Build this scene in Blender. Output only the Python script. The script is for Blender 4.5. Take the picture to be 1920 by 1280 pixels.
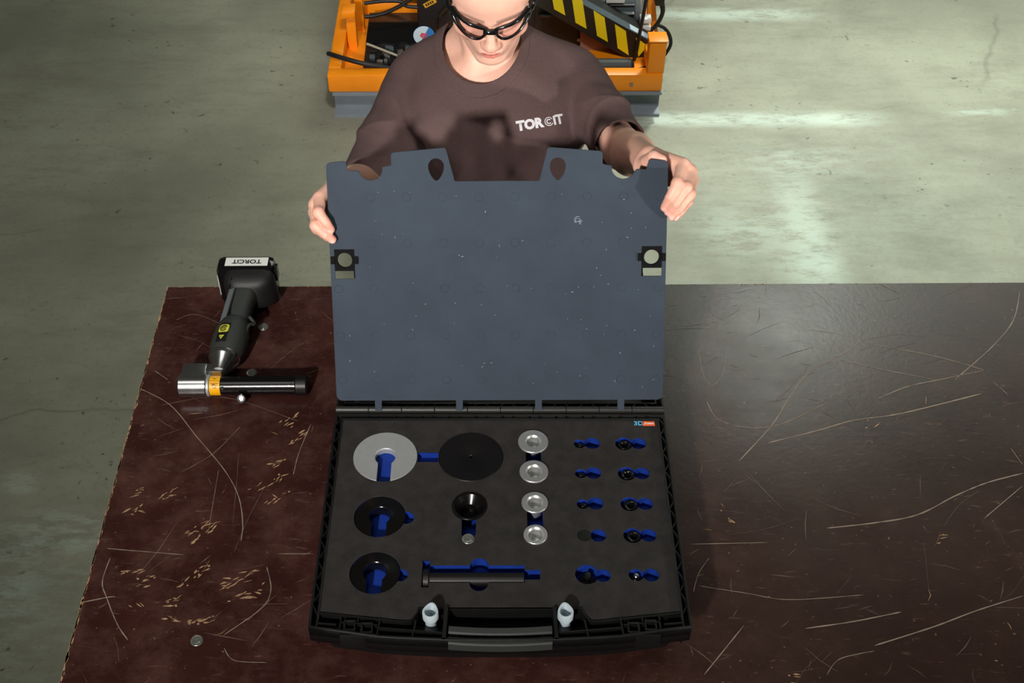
import bpy, bmesh, math, random
import numpy as np
from mathutils import Vector, Matrix, Euler
from mathutils.bvhtree import BVHTree

# ------------------------------------------------------------------ camera, world, lights, exposure
SC = bpy.context.scene
COL = SC.collection
for o in list(bpy.data.objects):
    bpy.data.objects.remove(o)
FLOOR_Z = -0.92            # all heights are measured from the table top (z = 0)
PITCH, YAW, ROLL = 0.770715, 0.026806, 0.012516
CAM = Vector((0, 0, 1.5726))
fw = Vector((math.sin(YAW)*math.cos(PITCH), math.cos(YAW)*math.cos(PITCH), -math.sin(PITCH)))
rt = Vector((math.cos(YAW), -math.sin(YAW), 0)); up = rt.cross(fw)
r2 = rt*math.cos(ROLL)+up*math.sin(ROLL); u2 = r2.cross(fw)
cd = bpy.data.cameras.new('camera'); cam = bpy.data.objects.new('camera', cd); COL.objects.link(cam)
cam.matrix_world = Matrix(((r2.x, u2.x, -fw.x, CAM.x), (r2.y, u2.y, -fw.y, CAM.y), (r2.z, u2.z, -fw.z, CAM.z), (0, 0, 0, 1)))
cd.sensor_width = 36; cd.lens = 36*2322.8/1920; cd.clip_start = 0.05; cd.clip_end = 60
SC.camera = cam
SC.view_settings.view_transform = 'Standard'; SC.view_settings.look = 'None'
SC.view_settings.gamma = 1; SC.view_settings.use_curve_mapping = False
SC.view_settings.exposure = 0.0

def lin(c):
    return tuple(((v/255)/12.92 if v/255 <= 0.04045 else ((v/255+0.055)/1.055)**2.4) for v in c[:3])+(1,)

W = bpy.data.worlds.new('world'); SC.world = W; W.use_nodes = True
W.node_tree.nodes['Background'].inputs[0].default_value = (1.0, 0.95, 0.80, 1)
W.node_tree.nodes['Background'].inputs[1].default_value = 0.045

def area(name, loc, target, size, power, color=(1, 1, 1), sy=None, spread=None):
    l = bpy.data.lights.new(name, 'AREA'); l.energy = power; l.color = color
    l.shape = 'RECTANGLE'; l.size = size; l.size_y = sy or size
    if spread: l.spread = math.radians(spread)
    o = bpy.data.objects.new(name, l); COL.objects.link(o)
    o.location = loc
    o.rotation_euler = (Vector(target)-Vector(loc)).to_track_quat('-Z', 'Y').to_euler()
    return o
# two studio strobes in front of the table, left and right, and the hall's roof lights behind on the right
area('strobe_left', (-0.95, -1.55, 1.95), (0.05, 2.6, 0.42), 0.14, 17, (1.0, 0.95, 0.90), 0.18, 52)
area('strobe_right', (2.6, -0.15, 0.62), (0.30, 1.75, 0.42), 0.09, 5.5, (1.0, 0.93, 0.86), 0.09, 50)
rl = area('roof_light_back', (2.6, 6.5, 3.5), (2.6, 6.5, 0), 4.0, 150, (0.88, 1.0, 0.88), 3.2)
rl.rotation_euler = (0, 0, math.radians(15))
sl = bpy.data.lights.new('spot_lamp', 'SPOT'); sl.energy = 2100; sl.color = (0.92, 1.0, 0.89); sl.spot_size = math.radians(41); sl.spot_blend = 1.0; sl.shadow_soft_size = 0.35
so = bpy.data.objects.new('spot_lamp', sl); COL.objects.link(so); so.location = (2.1, 6.4, 4.7)
so.rotation_euler = (Vector((1.95, 3.0, FLOOR_Z))-so.location).to_track_quat('-Z', 'Y').to_euler()
s2 = bpy.data.lights.new('spot_lamp', 'SPOT'); s2.energy = 620; s2.color = (1.0, 0.97, 0.92); s2.spot_size = math.radians(26); s2.spot_blend = 0.8; s2.shadow_soft_size = 0.2  # added spot that brightens the machine's front, not a lamp of the hall
so2 = bpy.data.objects.new('spot_lamp', s2); COL.objects.link(so2); so2.location = (0.5, 0.2, 4.4)
so2.rotation_euler = (Vector((0.15, 4.0, -0.65))-so2.location).to_track_quat('-Z', 'Y').to_euler()
area('roof_light_front', (-0.9, 0.2, 4.2), (-0.3, 1.6, 0), 1.8, 25, (1.0, 0.95, 0.89), 1.2)

# ------------------------------------------------------------------ materials
def mat(name, col, rough=0.5, metal=0.0, var=0.0, vscale=30, bump=0.0, bscale=200, spec=0.5, sss=0.0, coat=0.0, aniso=0.0, vcol2=None, rvar=0.0):
    m = bpy.data.materials.new(name); m.use_nodes = True
    n = m.node_tree.nodes; l = m.node_tree.links; b = n['Principled BSDF']
    b.inputs['Base Color'].default_value = lin(col); b.inputs['Roughness'].default_value = rough
    b.inputs['Metallic'].default_value = metal; b.inputs['Specular IOR Level'].default_value = spec
    if coat: b.inputs['Coat Weight'].default_value = coat; b.inputs['Coat Roughness'].default_value = 0.15
    if sss:
        b.inputs['Subsurface Weight'].default_value = sss; b.inputs['Subsurface Radius'].default_value = (0.012, 0.005, 0.003)
        b.inputs['Subsurface Scale'].default_value = 0.6
    tc = None
    if var or bump or rvar:
        tc = n.new('ShaderNodeTexCoord')
    if var or rvar:
        t = n.new('ShaderNodeTexNoise'); t.inputs['Scale'].default_value = vscale; t.inputs['Detail'].default_value = 6
        t.inputs['Roughness'].default_value = 0.65
        l.new(tc.outputs['Object'], t.inputs['Vector'])
        if var:
            r = n.new('ShaderNodeValToRGB'); c = lin(col)
            c2 = lin(vcol2) if vcol2 else tuple(min(1, v*(1+var)) for v in c[:3])+(1,)
            r.color_ramp.elements[0].position = 0.35; r.color_ramp.elements[1].position = 0.7
            r.color_ramp.elements[0].color = tuple(v*(1-var) for v in c[:3])+(1,); r.color_ramp.elements[1].color = c2
            l.new(t.outputs['Fac'], r.inputs['Fac']); l.new(r.outputs['Color'], b.inputs['Base Color'])
        if rvar:
            mr = n.new('ShaderNodeMapRange'); mr.inputs['To Min'].default_value = rough-rvar; mr.inputs['To Max'].default_value = rough+rvar
            l.new(t.outputs['Fac'], mr.inputs['Value']); l.new(mr.outputs['Result'], b.inputs['Roughness'])
    if bump:
        t2 = n.new('ShaderNodeTexNoise'); t2.inputs['Scale'].default_value = bscale; t2.inputs['Detail'].default_value = 3
        l.new(tc.outputs['Object'], t2.inputs['Vector'])
        bp = n.new('ShaderNodeBump'); bp.inputs['Strength'].default_value = bump; bp.inputs['Distance'].default_value = 0.002
        l.new(t2.outputs['Fac'], bp.inputs['Height']); l.new(bp.outputs['Normal'], b.inputs['Normal'])
    return m

M = {}
M['black_plastic'] = mat('black_plastic', (19, 19, 19), 0.5, var=0.15, vscale=60, bump=0.15, bscale=900, spec=0.25)
M['matt_black'] = mat('matt_black', (17, 17, 17), 0.85, spec=0.08)
M['black_gloss'] = mat('black_gloss', (14, 14, 15), 0.12)
M['panel'] = mat('slate_plastic', (50, 59, 70), 0.7, var=0.12, vscale=9, bump=0.06, bscale=1500, spec=0.15)
M['foam'] = mat('dark_foam', (50, 48, 47), 0.95, var=0.22, vscale=45, bump=0.5, bscale=1400, spec=0.15)
M['blue'] = mat('blue_foam', (15, 50, 140), 0.7, bump=0.3, bscale=1500, spec=0.25)
M['alu'] = mat('turned_aluminium', (214, 216, 214), 0.36, 0.8, bump=0.05, bscale=600)
M['alu_matt'] = mat('matt_aluminium', (184, 188, 188), 0.5, 0.55, var=0.05, vscale=80)
M['steel'] = mat('bright_steel', (196, 198, 198), 0.24, 1.0, var=0.06, vscale=60)
M['black_metal'] = mat('black_oxide_steel', (17, 16, 16), 0.22, 0.35, spec=0.6)
M['black_metal_matt'] = mat('black_oxide_matt', (22, 20, 20), 0.42, 0.3)
M['gunmetal'] = mat('gunmetal', (70, 72, 68), 0.28, 0.9)
M['white_plastic'] = mat('translucent_white_plastic', (186, 200, 208), 0.35, sss=0.1)
M['rubber'] = mat('grey_rubber_grip', (46, 49, 47), 0.6, bump=0.2, bscale=900)
M['dark_rubber'] = mat('black_rubber', (18, 18, 18), 0.55)
M['grey_grip'] = mat('grey_side_shell', (98, 104, 108), 0.5)
M['white_label'] = mat('white_label', (232, 234, 230), 0.4)
M['yellow_label'] = mat('lime_label', (206, 205, 70), 0.4)
M['amber_label'] = mat('amber_label', (246, 176, 14), 0.4)
M['ink'] = mat('black_ink', (12, 12, 12), 0.5)
M['orange_label'] = mat('orange_sticker', (242, 98, 34), 0.4)
M['blue_ink'] = mat('light_blue_ink', (90, 178, 226), 0.4)
M['orange'] = mat('orange_paint', (244, 142, 10), 0.42, var=0.10, vscale=5, rvar=0.08)
M['grey_beam'] = mat('grey_painted_steel', (122, 130, 138), 0.45, var=0.08, vscale=14)
M['slate_paint'] = mat('slate_paint', (72, 84, 90), 0.5, var=0.08, vscale=12)
M['hazard_yellow'] = mat('hazard_yellow', (244, 226, 24), 0.45)
M['rust'] = mat('brown_rusty_steel', (150, 110, 92), 0.75, var=0.2, vscale=18)
M['skin'] = None
M['shirt'] = mat('brown_cotton', (87, 70, 69), 0.92, var=0.10, vscale=260, bump=0.35, bscale=1300, spec=0.15)
M['trousers'] = mat('dark_workwear', (40, 42, 48), 0.9, var=0.1, vscale=200)
M['hair'] = mat('dark_blond_hair', (96, 72, 52), 0.55, var=0.3, vscale=90)
M['logo'] = mat('silver_print', (206, 206, 208), 0.5)
M['scratch'] = mat('pale_scratch', (146, 130, 114), 0.7)
M['scratch_fine'] = mat('fine_scratch', (100, 82, 72), 0.7)
M['gouge'] = mat('bare_wood_gouge', (176, 142, 106), 0.8)
M['zinc'] = mat('dull_zinc', (150, 152, 144), 0.4, 0.8, var=0.2, vscale=300)
M['ply_edge'] = mat('birch_ply_edge', (196, 168, 136), 0.75, var=0.25, vscale=80)

def glass(name, col, rough=0.0, alpha=0.12):
    m = bpy.data.materials.new(name); m.use_nodes = True
    n = m.node_tree.nodes; l = m.node_tree.links
    out = n['Material Output']; n.remove(n['Principled BSDF'])
    tr = n.new('ShaderNodeBsdfTransparent'); tr.inputs[0].default_value = col
    gl = n.new('ShaderNodeBsdfGlossy'); gl.inputs['Roughness'].default_value = 0.05
    lw = n.new('ShaderNodeLayerWeight'); lw.inputs[0].default_value = 0.15; fr = n.new('ShaderNodeMapRange'); fr.inputs['To Min'].default_value = 0.04; fr.inputs['To Max'].default_value = 0.4; l.new(lw.outputs['Facing'], fr.inputs['Value'])
    mx = n.new('ShaderNodeMixShader'); l.new(fr.outputs[0], mx.inputs[0]); l.new(tr.outputs[0], mx.inputs[1]); l.new(gl.outputs[0], mx.inputs[2])
    l.new(mx.outputs[0], out.inputs[0])
    return m
M['lens'] = glass('clear_lens', (0.94, 0.90, 0.90, 1))
M['smoked'] = glass('smoked_cover', (0.35, 0.36, 0.37, 1))

# ------------------------------------------------------------------ helpers
def link(name, me, material=None, parent=None, smooth=None):
    o = bpy.data.objects.new(name, me); COL.objects.link(o)
    if material is not None and len(me.materials) == 0: me.materials.append(material)
    if parent is not None: o.parent = parent
    return o
def obj(name, bm, material=None, parent=None, smooth=False, angle=None):
    me = bpy.data.meshes.new(name); bm.normal_update(); bm.to_mesh(me); bm.free()
    if smooth:
        me.shade_smooth()
        if angle: me.set_sharp_from_angle(angle=math.radians(angle))
    return link(name, me, material, parent)
def empty(name, loc=(0, 0, 0), rz=0, label=None, cat=None, group=None):
    o = bpy.data.objects.new(name, None); COL.objects.link(o); o.location = loc; o.rotation_euler = (0, 0, rz); o.empty_display_size = 0.02
    if label: tag(o, label, cat, group)
    return o
def tag(o, label, cat=None, group=None, kind=None):
    o['label'] = label
    if cat: o['category'] = cat
    if group: o['group'] = group
    if kind: o['kind'] = kind
    return o
def box(bm, x0, x1, y0, y1, z0, z1, bev=0.0, mtx=None, seg=2):
    r = bmesh.ops.create_cube(bm, size=1)
    vs = r['verts']
    bmesh.ops.scale(bm, vec=(x1-x0, y1-y0, z1-z0), verts=vs)
    bmesh.ops.translate(bm, vec=((x0+x1)/2, (y0+y1)/2, (z0+z1)/2), verts=vs)
    if bev:
        es = list({e for v in vs for e in v.link_edges})
        rb = bmesh.ops.bevel(bm, geom=es, offset=bev, segments=seg, affect='EDGES', profile=0.5)
        vs = list({v for f in rb['faces'] for v in f.verts} | {v for v in vs if v.is_valid})
    if mtx is not None: bmesh.ops.transform(bm, matrix=mtx, verts=vs)
    return vs
def bx(name, dims, material, parent=None, bev=0.0, mtx=None, smooth=False):
    bm = bmesh.new(); box(bm, *dims, bev=bev, mtx=mtx)
    return obj(name, bm, material, parent, smooth=bev > 0, angle=35)
def bar(bm, a, b, w, h, roll=0):
    a, b = Vector(a), Vector(b); d = b-a
    q = d.to_track_quat('X', 'Z').to_matrix().to_4x4()
    m = Matrix.Translation((a+b)/2) @ q @ Matrix.Rotation(roll, 4, 'X')
    return box(bm, -d.length/2, d.length/2, -w/2, w/2, -h/2, h/2, mtx=m)
def lathe(bm, prof, seg=48, mtx=None, a0=0, a1=2*math.pi, closed=False):
    """prof: list of (r, z) ; rotates about z."""
    rings = []; full = abs(a1-a0-2*math.pi) < 1e-6
    n = seg if full else seg+1
    for i in range(n):
        a = a0+(a1-a0)*i/seg
        rings.append([bm.verts.new((r*math.cos(a), r*math.sin(a), z)) for r, z in prof])
    m = len(prof)
    for i in range(seg):
        A, B = rings[i], rings[(i+1) % n]
        for j in range(m if closed else m-1):
            k = (j+1) % m
            try: bm.faces.new((A[j], B[j], B[k], A[k]))
            except ValueError: pass
    vs = [v for r in rings for v in r]
    bmesh.ops.remove_doubles(bm, verts=vs, dist=1e-6)
    vs = [v for v in vs if v.is_valid]
    if mtx is not None: bmesh.ops.transform(bm, matrix=mtx, verts=vs)
    return vs
def lat(name, prof, material, parent=None, seg=48, mtx=None, angle=30, closed=False):
    bm = bmesh.new(); lathe(bm, prof, seg, mtx, closed=closed)
    bmesh.ops.recalc_face_normals(bm, faces=bm.faces)
    return obj(name, bm, material, parent, True, angle)
def smoothpath(pts, n=8):
    P = [Vector(p) for p in pts]; out = []
    for i in range(len(P)-1):
        p0 = P[max(i-1, 0)]; p1 = P[i]; p2 = P[i+1]; p3 = P[min(i+2, len(P)-1)]
        for k in range(n):
            t = k/n
            out.append(0.5*((2*p1)+(-p0+p2)*t+(2*p0-5*p1+4*p2-p3)*t*t+(-p0+3*p1-3*p2+p3)*t**3))
    out.append(P[-1]); return out
def tube(bm, pts, r, seg=8, closed=False, flat=1.0):
    P = [Vector(p) for p in pts]; n = len(P); rings = []
    rr = r if isinstance(r, (list, tuple)) else [r]*n
    ref = None
    for i in range(n):
        a = P[(i-1) % n] if closed or i > 0 else P[i]; b = P[(i+1) % n] if closed or i < n-1 else P[i]
        d = (b-a).normalized()
        if ref is None:
            ref = d.orthogonal().normalized()
        ref = (ref-d*ref.dot(d)).normalized(); s = d.cross(ref)
        rings.append([bm.verts.new(P[i]+ref*math.cos(2*math.pi*k/seg)*rr[i]+s*math.sin(2*math.pi*k/seg)*rr[i]*flat) for k in range(seg)])
    for i in range(n if closed else n-1):
        A, B = rings[i], rings[(i+1) % n]
        for k in range(seg):
            bm.faces.new((A[k], A[(k+1) % seg], B[(k+1) % seg], B[k]))
    if not closed:
        bm.faces.new(rings[0][::-1]); bm.faces.new(rings[-1])
def tub(name, pts, r, material, parent=None, seg=8, closed=False, smooth_n=8, flat=1.0):
    bm = bmesh.new(); tube(bm, smoothpath(pts, smooth_n) if smooth_n else pts, r, seg, closed, flat)
    bmesh.ops.recalc_face_normals(bm, faces=bm.faces)
    return obj(name, bm, material, parent, True, 50)
def fill2d(loops, z0, z1, bevel=0.0):
    """solid plate with holes: list of closed 2-D loops -> mesh between z0 and z1"""
    cu = bpy.data.curves.new('plate', 'CURVE'); cu.dimensions = '2D'; cu.fill_mode = 'BOTH'
    cu.extrude = max((z1-z0)/2-bevel, 0); cu.bevel_depth = bevel; cu.bevel_resolution = 1
    for lp in loops:
        s = cu.splines.new('POLY'); s.points.add(len(lp)-1); s.use_cyclic_u = True
        for i, p in enumerate(lp): s.points[i].co = (p[0], p[1], 0, 1)
    t = bpy.data.objects.new('plate', cu); COL.objects.link(t)
    dg = bpy.context.evaluated_depsgraph_get(); me = bpy.data.meshes.new_from_object(t.evaluated_get(dg))
    bpy.data.objects.remove(t); bpy.data.curves.remove(cu)
    bm = bmesh.new(); bm.from_mesh(me); bpy.data.meshes.remove(me)
    bmesh.ops.remove_doubles(bm, verts=bm.verts, dist=1e-6)
    bmesh.ops.translate(bm, vec=(0, 0, (z0+z1)/2), verts=bm.verts)
    return bm
def circ(cx, cy, r, n=40):
    return [(cx+r*math.cos(2*math.pi*i/n), cy+r*math.sin(2*math.pi*i/n)) for i in range(n)]
def star(shapes, c, n=112):
    """outline of a union of circles ('c',x,y,r) and boxes ('b',x0,x1,y0,y1) seen from an inner point c"""
    out = []
    for i in range(n):
        a = 2*math.pi*i/n; dx, dy = math.cos(a), math.sin(a); best = 0
        for s in shapes:
            if s[0] == 'c':
                ox, oy = c[0]-s[1], c[1]-s[2]; b = ox*dx+oy*dy; q = b*b-(ox*ox+oy*oy-s[3]**2)
                if q > 0: best = max(best, -b+math.sqrt(q))
            else:
                t0, t1 = -1e9, 1e9; ok = True
                for o_, d_, lo, hi in ((c[0], dx, s[1], s[2]), (c[1], dy, s[3], s[4])):
                    if abs(d_) < 1e-9:
                        if not lo <= o_ <= hi: ok = False
                    else:
                        ta, tb = (lo-o_)/d_, (hi-o_)/d_
                        t0 = max(t0, min(ta, tb)); t1 = min(t1, max(ta, tb))
                if ok and t1 >= max(t0, 0): best = max(best, t1)
        out.append((c[0]+best*dx, c[1]+best*dy))
    return out
def text_bm(s, size, bold=0.0, extrude=0.0, res=3, align='CENTER'):
    cu = bpy.data.curves.new('t', 'FONT'); cu.body = s; cu.size = size; cu.offset = bold*size; cu.extrude = extrude; cu.resolution_u = res
    cu.align_x = align; cu.align_y = 'CENTER'
    t = bpy.data.objects.new('t', cu); COL.objects.link(t)
    dg = bpy.context.evaluated_depsgraph_get(); me = bpy.data.meshes.new_from_object(t.evaluated_get(dg))
    bpy.data.objects.remove(t); bpy.data.curves.remove(cu)
    bm = bmesh.new(); bm.from_mesh(me); bpy.data.meshes.remove(me)
    return bm
def copies(me, name, placements, parent):
    for loc, rz in placements:
        o = bpy.data.objects.new(name, me); COL.objects.link(o); o.location = loc; o.rotation_euler = (0, 0, rz)
        o.parent = parent

# ------------------------------------------------------------------ floor and table
def floor_material():
    m = bpy.data.materials.new('worn_concrete'); m.use_nodes = True
    n = m.node_tree.nodes; l = m.node_tree.links; b = n['Principled BSDF']
    tc = n.new('ShaderNodeTexCoord')
    def noise(scale, detail=5, rough=0.6, vec=None, sc=None, dist=0.0):
        t = n.new('ShaderNodeTexNoise'); t.inputs['Scale'].default_value = scale; t.inputs['Detail'].default_value = detail
        t.inputs['Roughness'].default_value = rough; t.inputs['Distortion'].default_value = dist
        v = tc.outputs['Object']
        if sc:
            mp = n.new('ShaderNodeMapping'); mp.inputs['Scale'].default_value = sc; l.new(v, mp.inputs['Vector']); v = mp.outputs['Vector']
        l.new(v, t.inputs['Vector']); return t.outputs['Fac']
    def rng(v, a, b_, lo=0.0, hi=1.0):
        r = n.new('ShaderNodeMapRange'); r.interpolation_type = 'SMOOTHSTEP'
        r.inputs['From Min'].default_value = a; r.inputs['From Max'].default_value = b_
        r.inputs['To Min'].default_value = lo; r.inputs['To Max'].default_value = hi
        l.new(v, r.inputs['Value']); return r.outputs['Result']
    def mth(op, a, b_):
        r = n.new('ShaderNodeMath'); r.operation = op
        for i, v in enumerate((a, b_)):
            if isinstance(v, (int, float)): r.inputs[i].default_value = v
            else: l.new(v, r.inputs[i])
        return r.outputs[0]
    def mix(f, c1, c2):
        r = n.new('ShaderNodeMix'); r.data_type = 'RGBA'
        l.new(f, r.inputs['Factor'])
        for i, c in (('A', c1), ('B', c2)):
            s = [k for k in r.inputs if k.name == i and k.type == 'RGBA'][0]
            if isinstance(c, tuple): s.default_value = c
            else: l.new(c, s)
        return [k for k in r.outputs if k.type == 'RGBA'][0]
    sx = n.new('ShaderNodeSeparateXYZ'); l.new(tc.outputs['Object'], sx.inputs[0]); X, Y = sx.outputs['X'], sx.outputs['Y']
    base = mix(rng(noise(1.3, 6, 0.6), 0.3, 0.7), lin((132, 132, 116)), lin((160, 160, 142)))
    base = mix(rng(noise(7, 6, 0.7, sc=(0.5, 1.6, 1)), 0.42, 0.75, 0, 0.45), base, lin((114, 112, 98)))
    base = mix(rng(noise(60, 4, 0.7), 0.5, 0.8, 0, 0.4), base, lin((100, 100, 88)))
    # dark pits, denser on the worn side
    pits = mth('MULTIPLY', rng(noise(34, 3, 0.55), 0.66, 0.72), rng(noise(2.2, 2), 0.42, 0.62))
    base = mix(mth('MULTIPLY', pits, 0.75), base, lin((52, 54, 46)))
    # hairline cracks
    cr = n.new('ShaderNodeTexVoronoi'); cr.feature = 'DISTANCE_TO_EDGE'; cr.inputs['Scale'].default_value = 0.9
    mp = n.new('ShaderNodeMapping'); mp.inputs['Scale'].default_value = (0.5, 1.3, 1)
    add = n.new('ShaderNodeMix'); add.data_type = 'VECTOR'; add.inputs[0].default_value = 0.18
    tn = n.new('ShaderNodeTexNoise'); tn.inputs['Scale'].default_value = 2.2; tn.inputs['Detail'].default_value = 5
    l.new(tc.outputs['Object'], tn.inputs['Vector']); l.new(tc.outputs['Object'], add.inputs[4]); l.new(tn.outputs['Color'], add.inputs[5])
    l.new(add.outputs[1], mp.inputs['Vector']); l.new(mp.outputs['Vector'], cr.inputs['Vector'])
    crack = mth('MULTIPLY', rng(cr.outputs['Distance'], 0.0, 0.006, 1, 0), rng(noise(1.7, 2), 0.5, 0.62))
    base = mix(mth('MULTIPLY', crack, 0.35), base, lin((84, 86, 74)))
    # right: worn stripes and patches with light sheen painted in; left: scuffs
    sheen_wear = noise(16, 8, 0.75, sc=(0.6, 1.6, 1))
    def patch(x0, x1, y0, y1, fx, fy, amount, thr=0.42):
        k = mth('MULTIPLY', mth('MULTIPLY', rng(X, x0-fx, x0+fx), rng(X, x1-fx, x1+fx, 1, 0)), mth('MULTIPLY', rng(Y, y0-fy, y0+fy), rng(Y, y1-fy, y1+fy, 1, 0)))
        return mth('MULTIPLY', mth('MULTIPLY', k, rng(sheen_wear, thr-0.08, thr+0.16)), amount)
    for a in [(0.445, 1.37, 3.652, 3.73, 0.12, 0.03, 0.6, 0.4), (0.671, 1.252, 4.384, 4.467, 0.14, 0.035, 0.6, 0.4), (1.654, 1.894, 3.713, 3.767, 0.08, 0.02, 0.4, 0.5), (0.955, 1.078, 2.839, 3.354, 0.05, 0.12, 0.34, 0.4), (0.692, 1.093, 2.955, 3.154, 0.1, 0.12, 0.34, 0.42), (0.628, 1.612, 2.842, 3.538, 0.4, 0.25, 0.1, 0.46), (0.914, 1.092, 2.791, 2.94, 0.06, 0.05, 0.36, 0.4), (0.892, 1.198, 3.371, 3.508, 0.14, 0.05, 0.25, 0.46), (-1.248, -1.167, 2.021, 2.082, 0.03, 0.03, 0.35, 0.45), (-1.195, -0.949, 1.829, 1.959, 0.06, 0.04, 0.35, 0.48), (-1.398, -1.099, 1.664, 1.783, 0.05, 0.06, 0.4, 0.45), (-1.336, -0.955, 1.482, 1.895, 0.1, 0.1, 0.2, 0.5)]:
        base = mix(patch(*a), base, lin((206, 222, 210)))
    l.new(base, b.inputs['Base Color'])
    b.inputs['Specular IOR Level'].default_value = 0.35
    l.new(rng(noise(5, 5), 0.3, 0.7, 0.5, 0.68), b.inputs['Roughness'])
    bp = n.new('ShaderNodeBump'); bp.inputs['Strength'].default_value = 0.25; bp.inputs['Distance'].default_value = 0.004
    l.new(noise(45, 6, 0.7), bp.inputs['Height']); l.new(bp.outputs['Normal'], b.inputs['Normal'])
    return m
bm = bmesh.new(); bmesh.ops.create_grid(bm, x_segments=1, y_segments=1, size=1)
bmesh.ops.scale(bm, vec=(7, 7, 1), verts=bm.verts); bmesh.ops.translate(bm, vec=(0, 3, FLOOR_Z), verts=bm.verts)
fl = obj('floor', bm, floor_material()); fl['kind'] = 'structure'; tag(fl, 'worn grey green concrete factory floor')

def table_material():
    m = bpy.data.materials.new('brown_film_ply'); m.use_nodes = True
    n = m.node_tree.nodes; l = m.node_tree.links; b = n['Principled BSDF']
    tc = n.new('ShaderNodeTexCoord')
    def noise(scale, detail=6, rough=0.65, sc=None):
        t = n.new('ShaderNodeTexNoise'); t.inputs['Scale'].default_value = scale; t.inputs['Detail'].default_value = detail; t.inputs['Roughness'].default_value = rough
        v = tc.outputs['Object']
        if sc:
            mp = n.new('ShaderNodeMapping'); mp.inputs['Scale'].default_value = sc; mp.inputs['Rotation'].default_value = (0, 0, 0.5)
            l.new(v, mp.inputs['Vector']); v = mp.outputs['Vector']
        l.new(v, t.inputs['Vector']); return t.outputs['Fac']
    def ramp(v, stops):
        r = n.new('ShaderNodeValToRGB'); e = r.color_ramp.elements
        while len(e) < len(stops): e.new(0.5)
        for i, (p, c) in enumerate(stops): e[i].position = p; e[i].color = c
        l.new(v, r.inputs['Fac']); return r.outputs['Color']
    def mix(f, c1, c2, k=1.0):
        r = n.new('ShaderNodeMix'); r.data_type = 'RGBA'
        mm = n.new('ShaderNodeMath'); mm.operation = 'MULTIPLY'; mm.inputs[1].default_value = k
        l.new(f, mm.inputs[0]); l.new(mm.outputs[0], r.inputs['Factor'])
        for i, c in (('A', c1), ('B', c2)):
            s = [q for q in r.inputs if q.name == i and q.type == 'RGBA'][0]
            if isinstance(c, tuple): s.default_value = c
            else: l.new(c, s)
        return [q for q in r.outputs if q.type == 'RGBA'][0]
    base = ramp(noise(5), [(0.3, lin((46, 24, 22))), (0.55, lin((58, 32, 28))), (0.75, lin((76, 48, 42)))])
    haze = ramp(noise(11, 8, 0.75), [(0.45, (0, 0, 0, 1)), (0.75, (1, 1, 1, 1))])
    base = mix(haze, base, lin((104, 74, 66)), 0.6)
    sep = n.new('ShaderNodeSeparateXYZ'); l.new(tc.outputs['Object'], sep.inputs[0])
    dx = n.new('ShaderNodeMapRange'); dx.interpolation_type = 'SMOOTHSTEP'; dx.inputs['From Min'].default_value = 0.0; dx.inputs['From Max'].default_value = 0.55
    l.new(sep.outputs['X'], dx.inputs['Value'])
    base = mix(dx.outputs['Result'], base, ramp(noise(4, 7, 0.7), [(0.3, lin((44, 32, 28))), (0.6, lin((58, 45, 39))), (0.8, lin((82, 68, 60)))]), 0.8)   # greyer brown towards the right
    fine = ramp(noise(26, 6, 0.7, (1, 5, 1)), [(0.60, (0, 0, 0, 1)), (0.74, (1, 1, 1, 1))])
    base = mix(fine, base, lin((136, 110, 96)), 0.45)
    spk = ramp(noise(120, 2, 0.5), [(0.70, (0, 0, 0, 1)), (0.76, (1, 1, 1, 1))])
    base = mix(spk, base, lin((150, 122, 100)), 0.5)
    l.new(base, b.inputs['Base Color'])
    rr = n.new('ShaderNodeMapRange'); rr.inputs['To Min'].default_value = 0.16; rr.inputs['To Max'].default_value = 0.34
    l.new(noise(7), rr.inputs['Value']); l.new(rr.outputs['Result'], b.inputs['Roughness'])
    b.inputs['Specular IOR Level'].default_value = 0.15
    bp = n.new('ShaderNodeBump'); bp.inputs['Strength'].default_value = 0.10; bp.inputs['Distance'].default_value = 0.002
    l.new(noise(90, 5, 0.7), bp.inputs['Height']); l.new(bp.outputs['Normal'], b.inputs['Normal'])
    return m
TX0, TX1, TY0, TY1 = -0.609, 1.55, 0.45, 1.773
table = empty('work_table', (0, 0, FLOOR_Z), 0, 'large brown film faced plywood work table, scratched and pale edged', 'table')
UPZ = -FLOOR_Z
def tpart(o):
    o.parent = table; o.location.z += UPZ; return o
tpart(bx('table_top', (TX0, TX1, TY0, TY1, -0.003, 0), table_material()))
tpart(bx('plywood_edge', (TX0-0.0012, TX1+0.0012, TY0-0.0012, TY1+0.0012, -0.03, -0.0025), M['ply_edge']))
for x in (TX0+0.1, TX1-0.1):
    for y in (TY0+0.1, TY1-0.12):
        tpart(bx('leg', (x-0.03, x+0.03, y-0.03, y+0.03, FLOOR_Z, -0.09), M['slate_paint'], bev=0.003))
for y in (TY0+0.1, TY1-0.12):
    tpart(bx('rail', (TX0+0.07, TX1-0.07, y-0.02, y+0.02, -0.09, -0.03), M['slate_paint'], bev=0.003))
for x in (TX0+0.1, TX1-0.1):
    tpart(bx('rail', (x-0.02, x+0.02, TY0+0.12, TY1-0.14, -0.09, -0.03), M['slate_paint'], bev=0.003))
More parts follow.
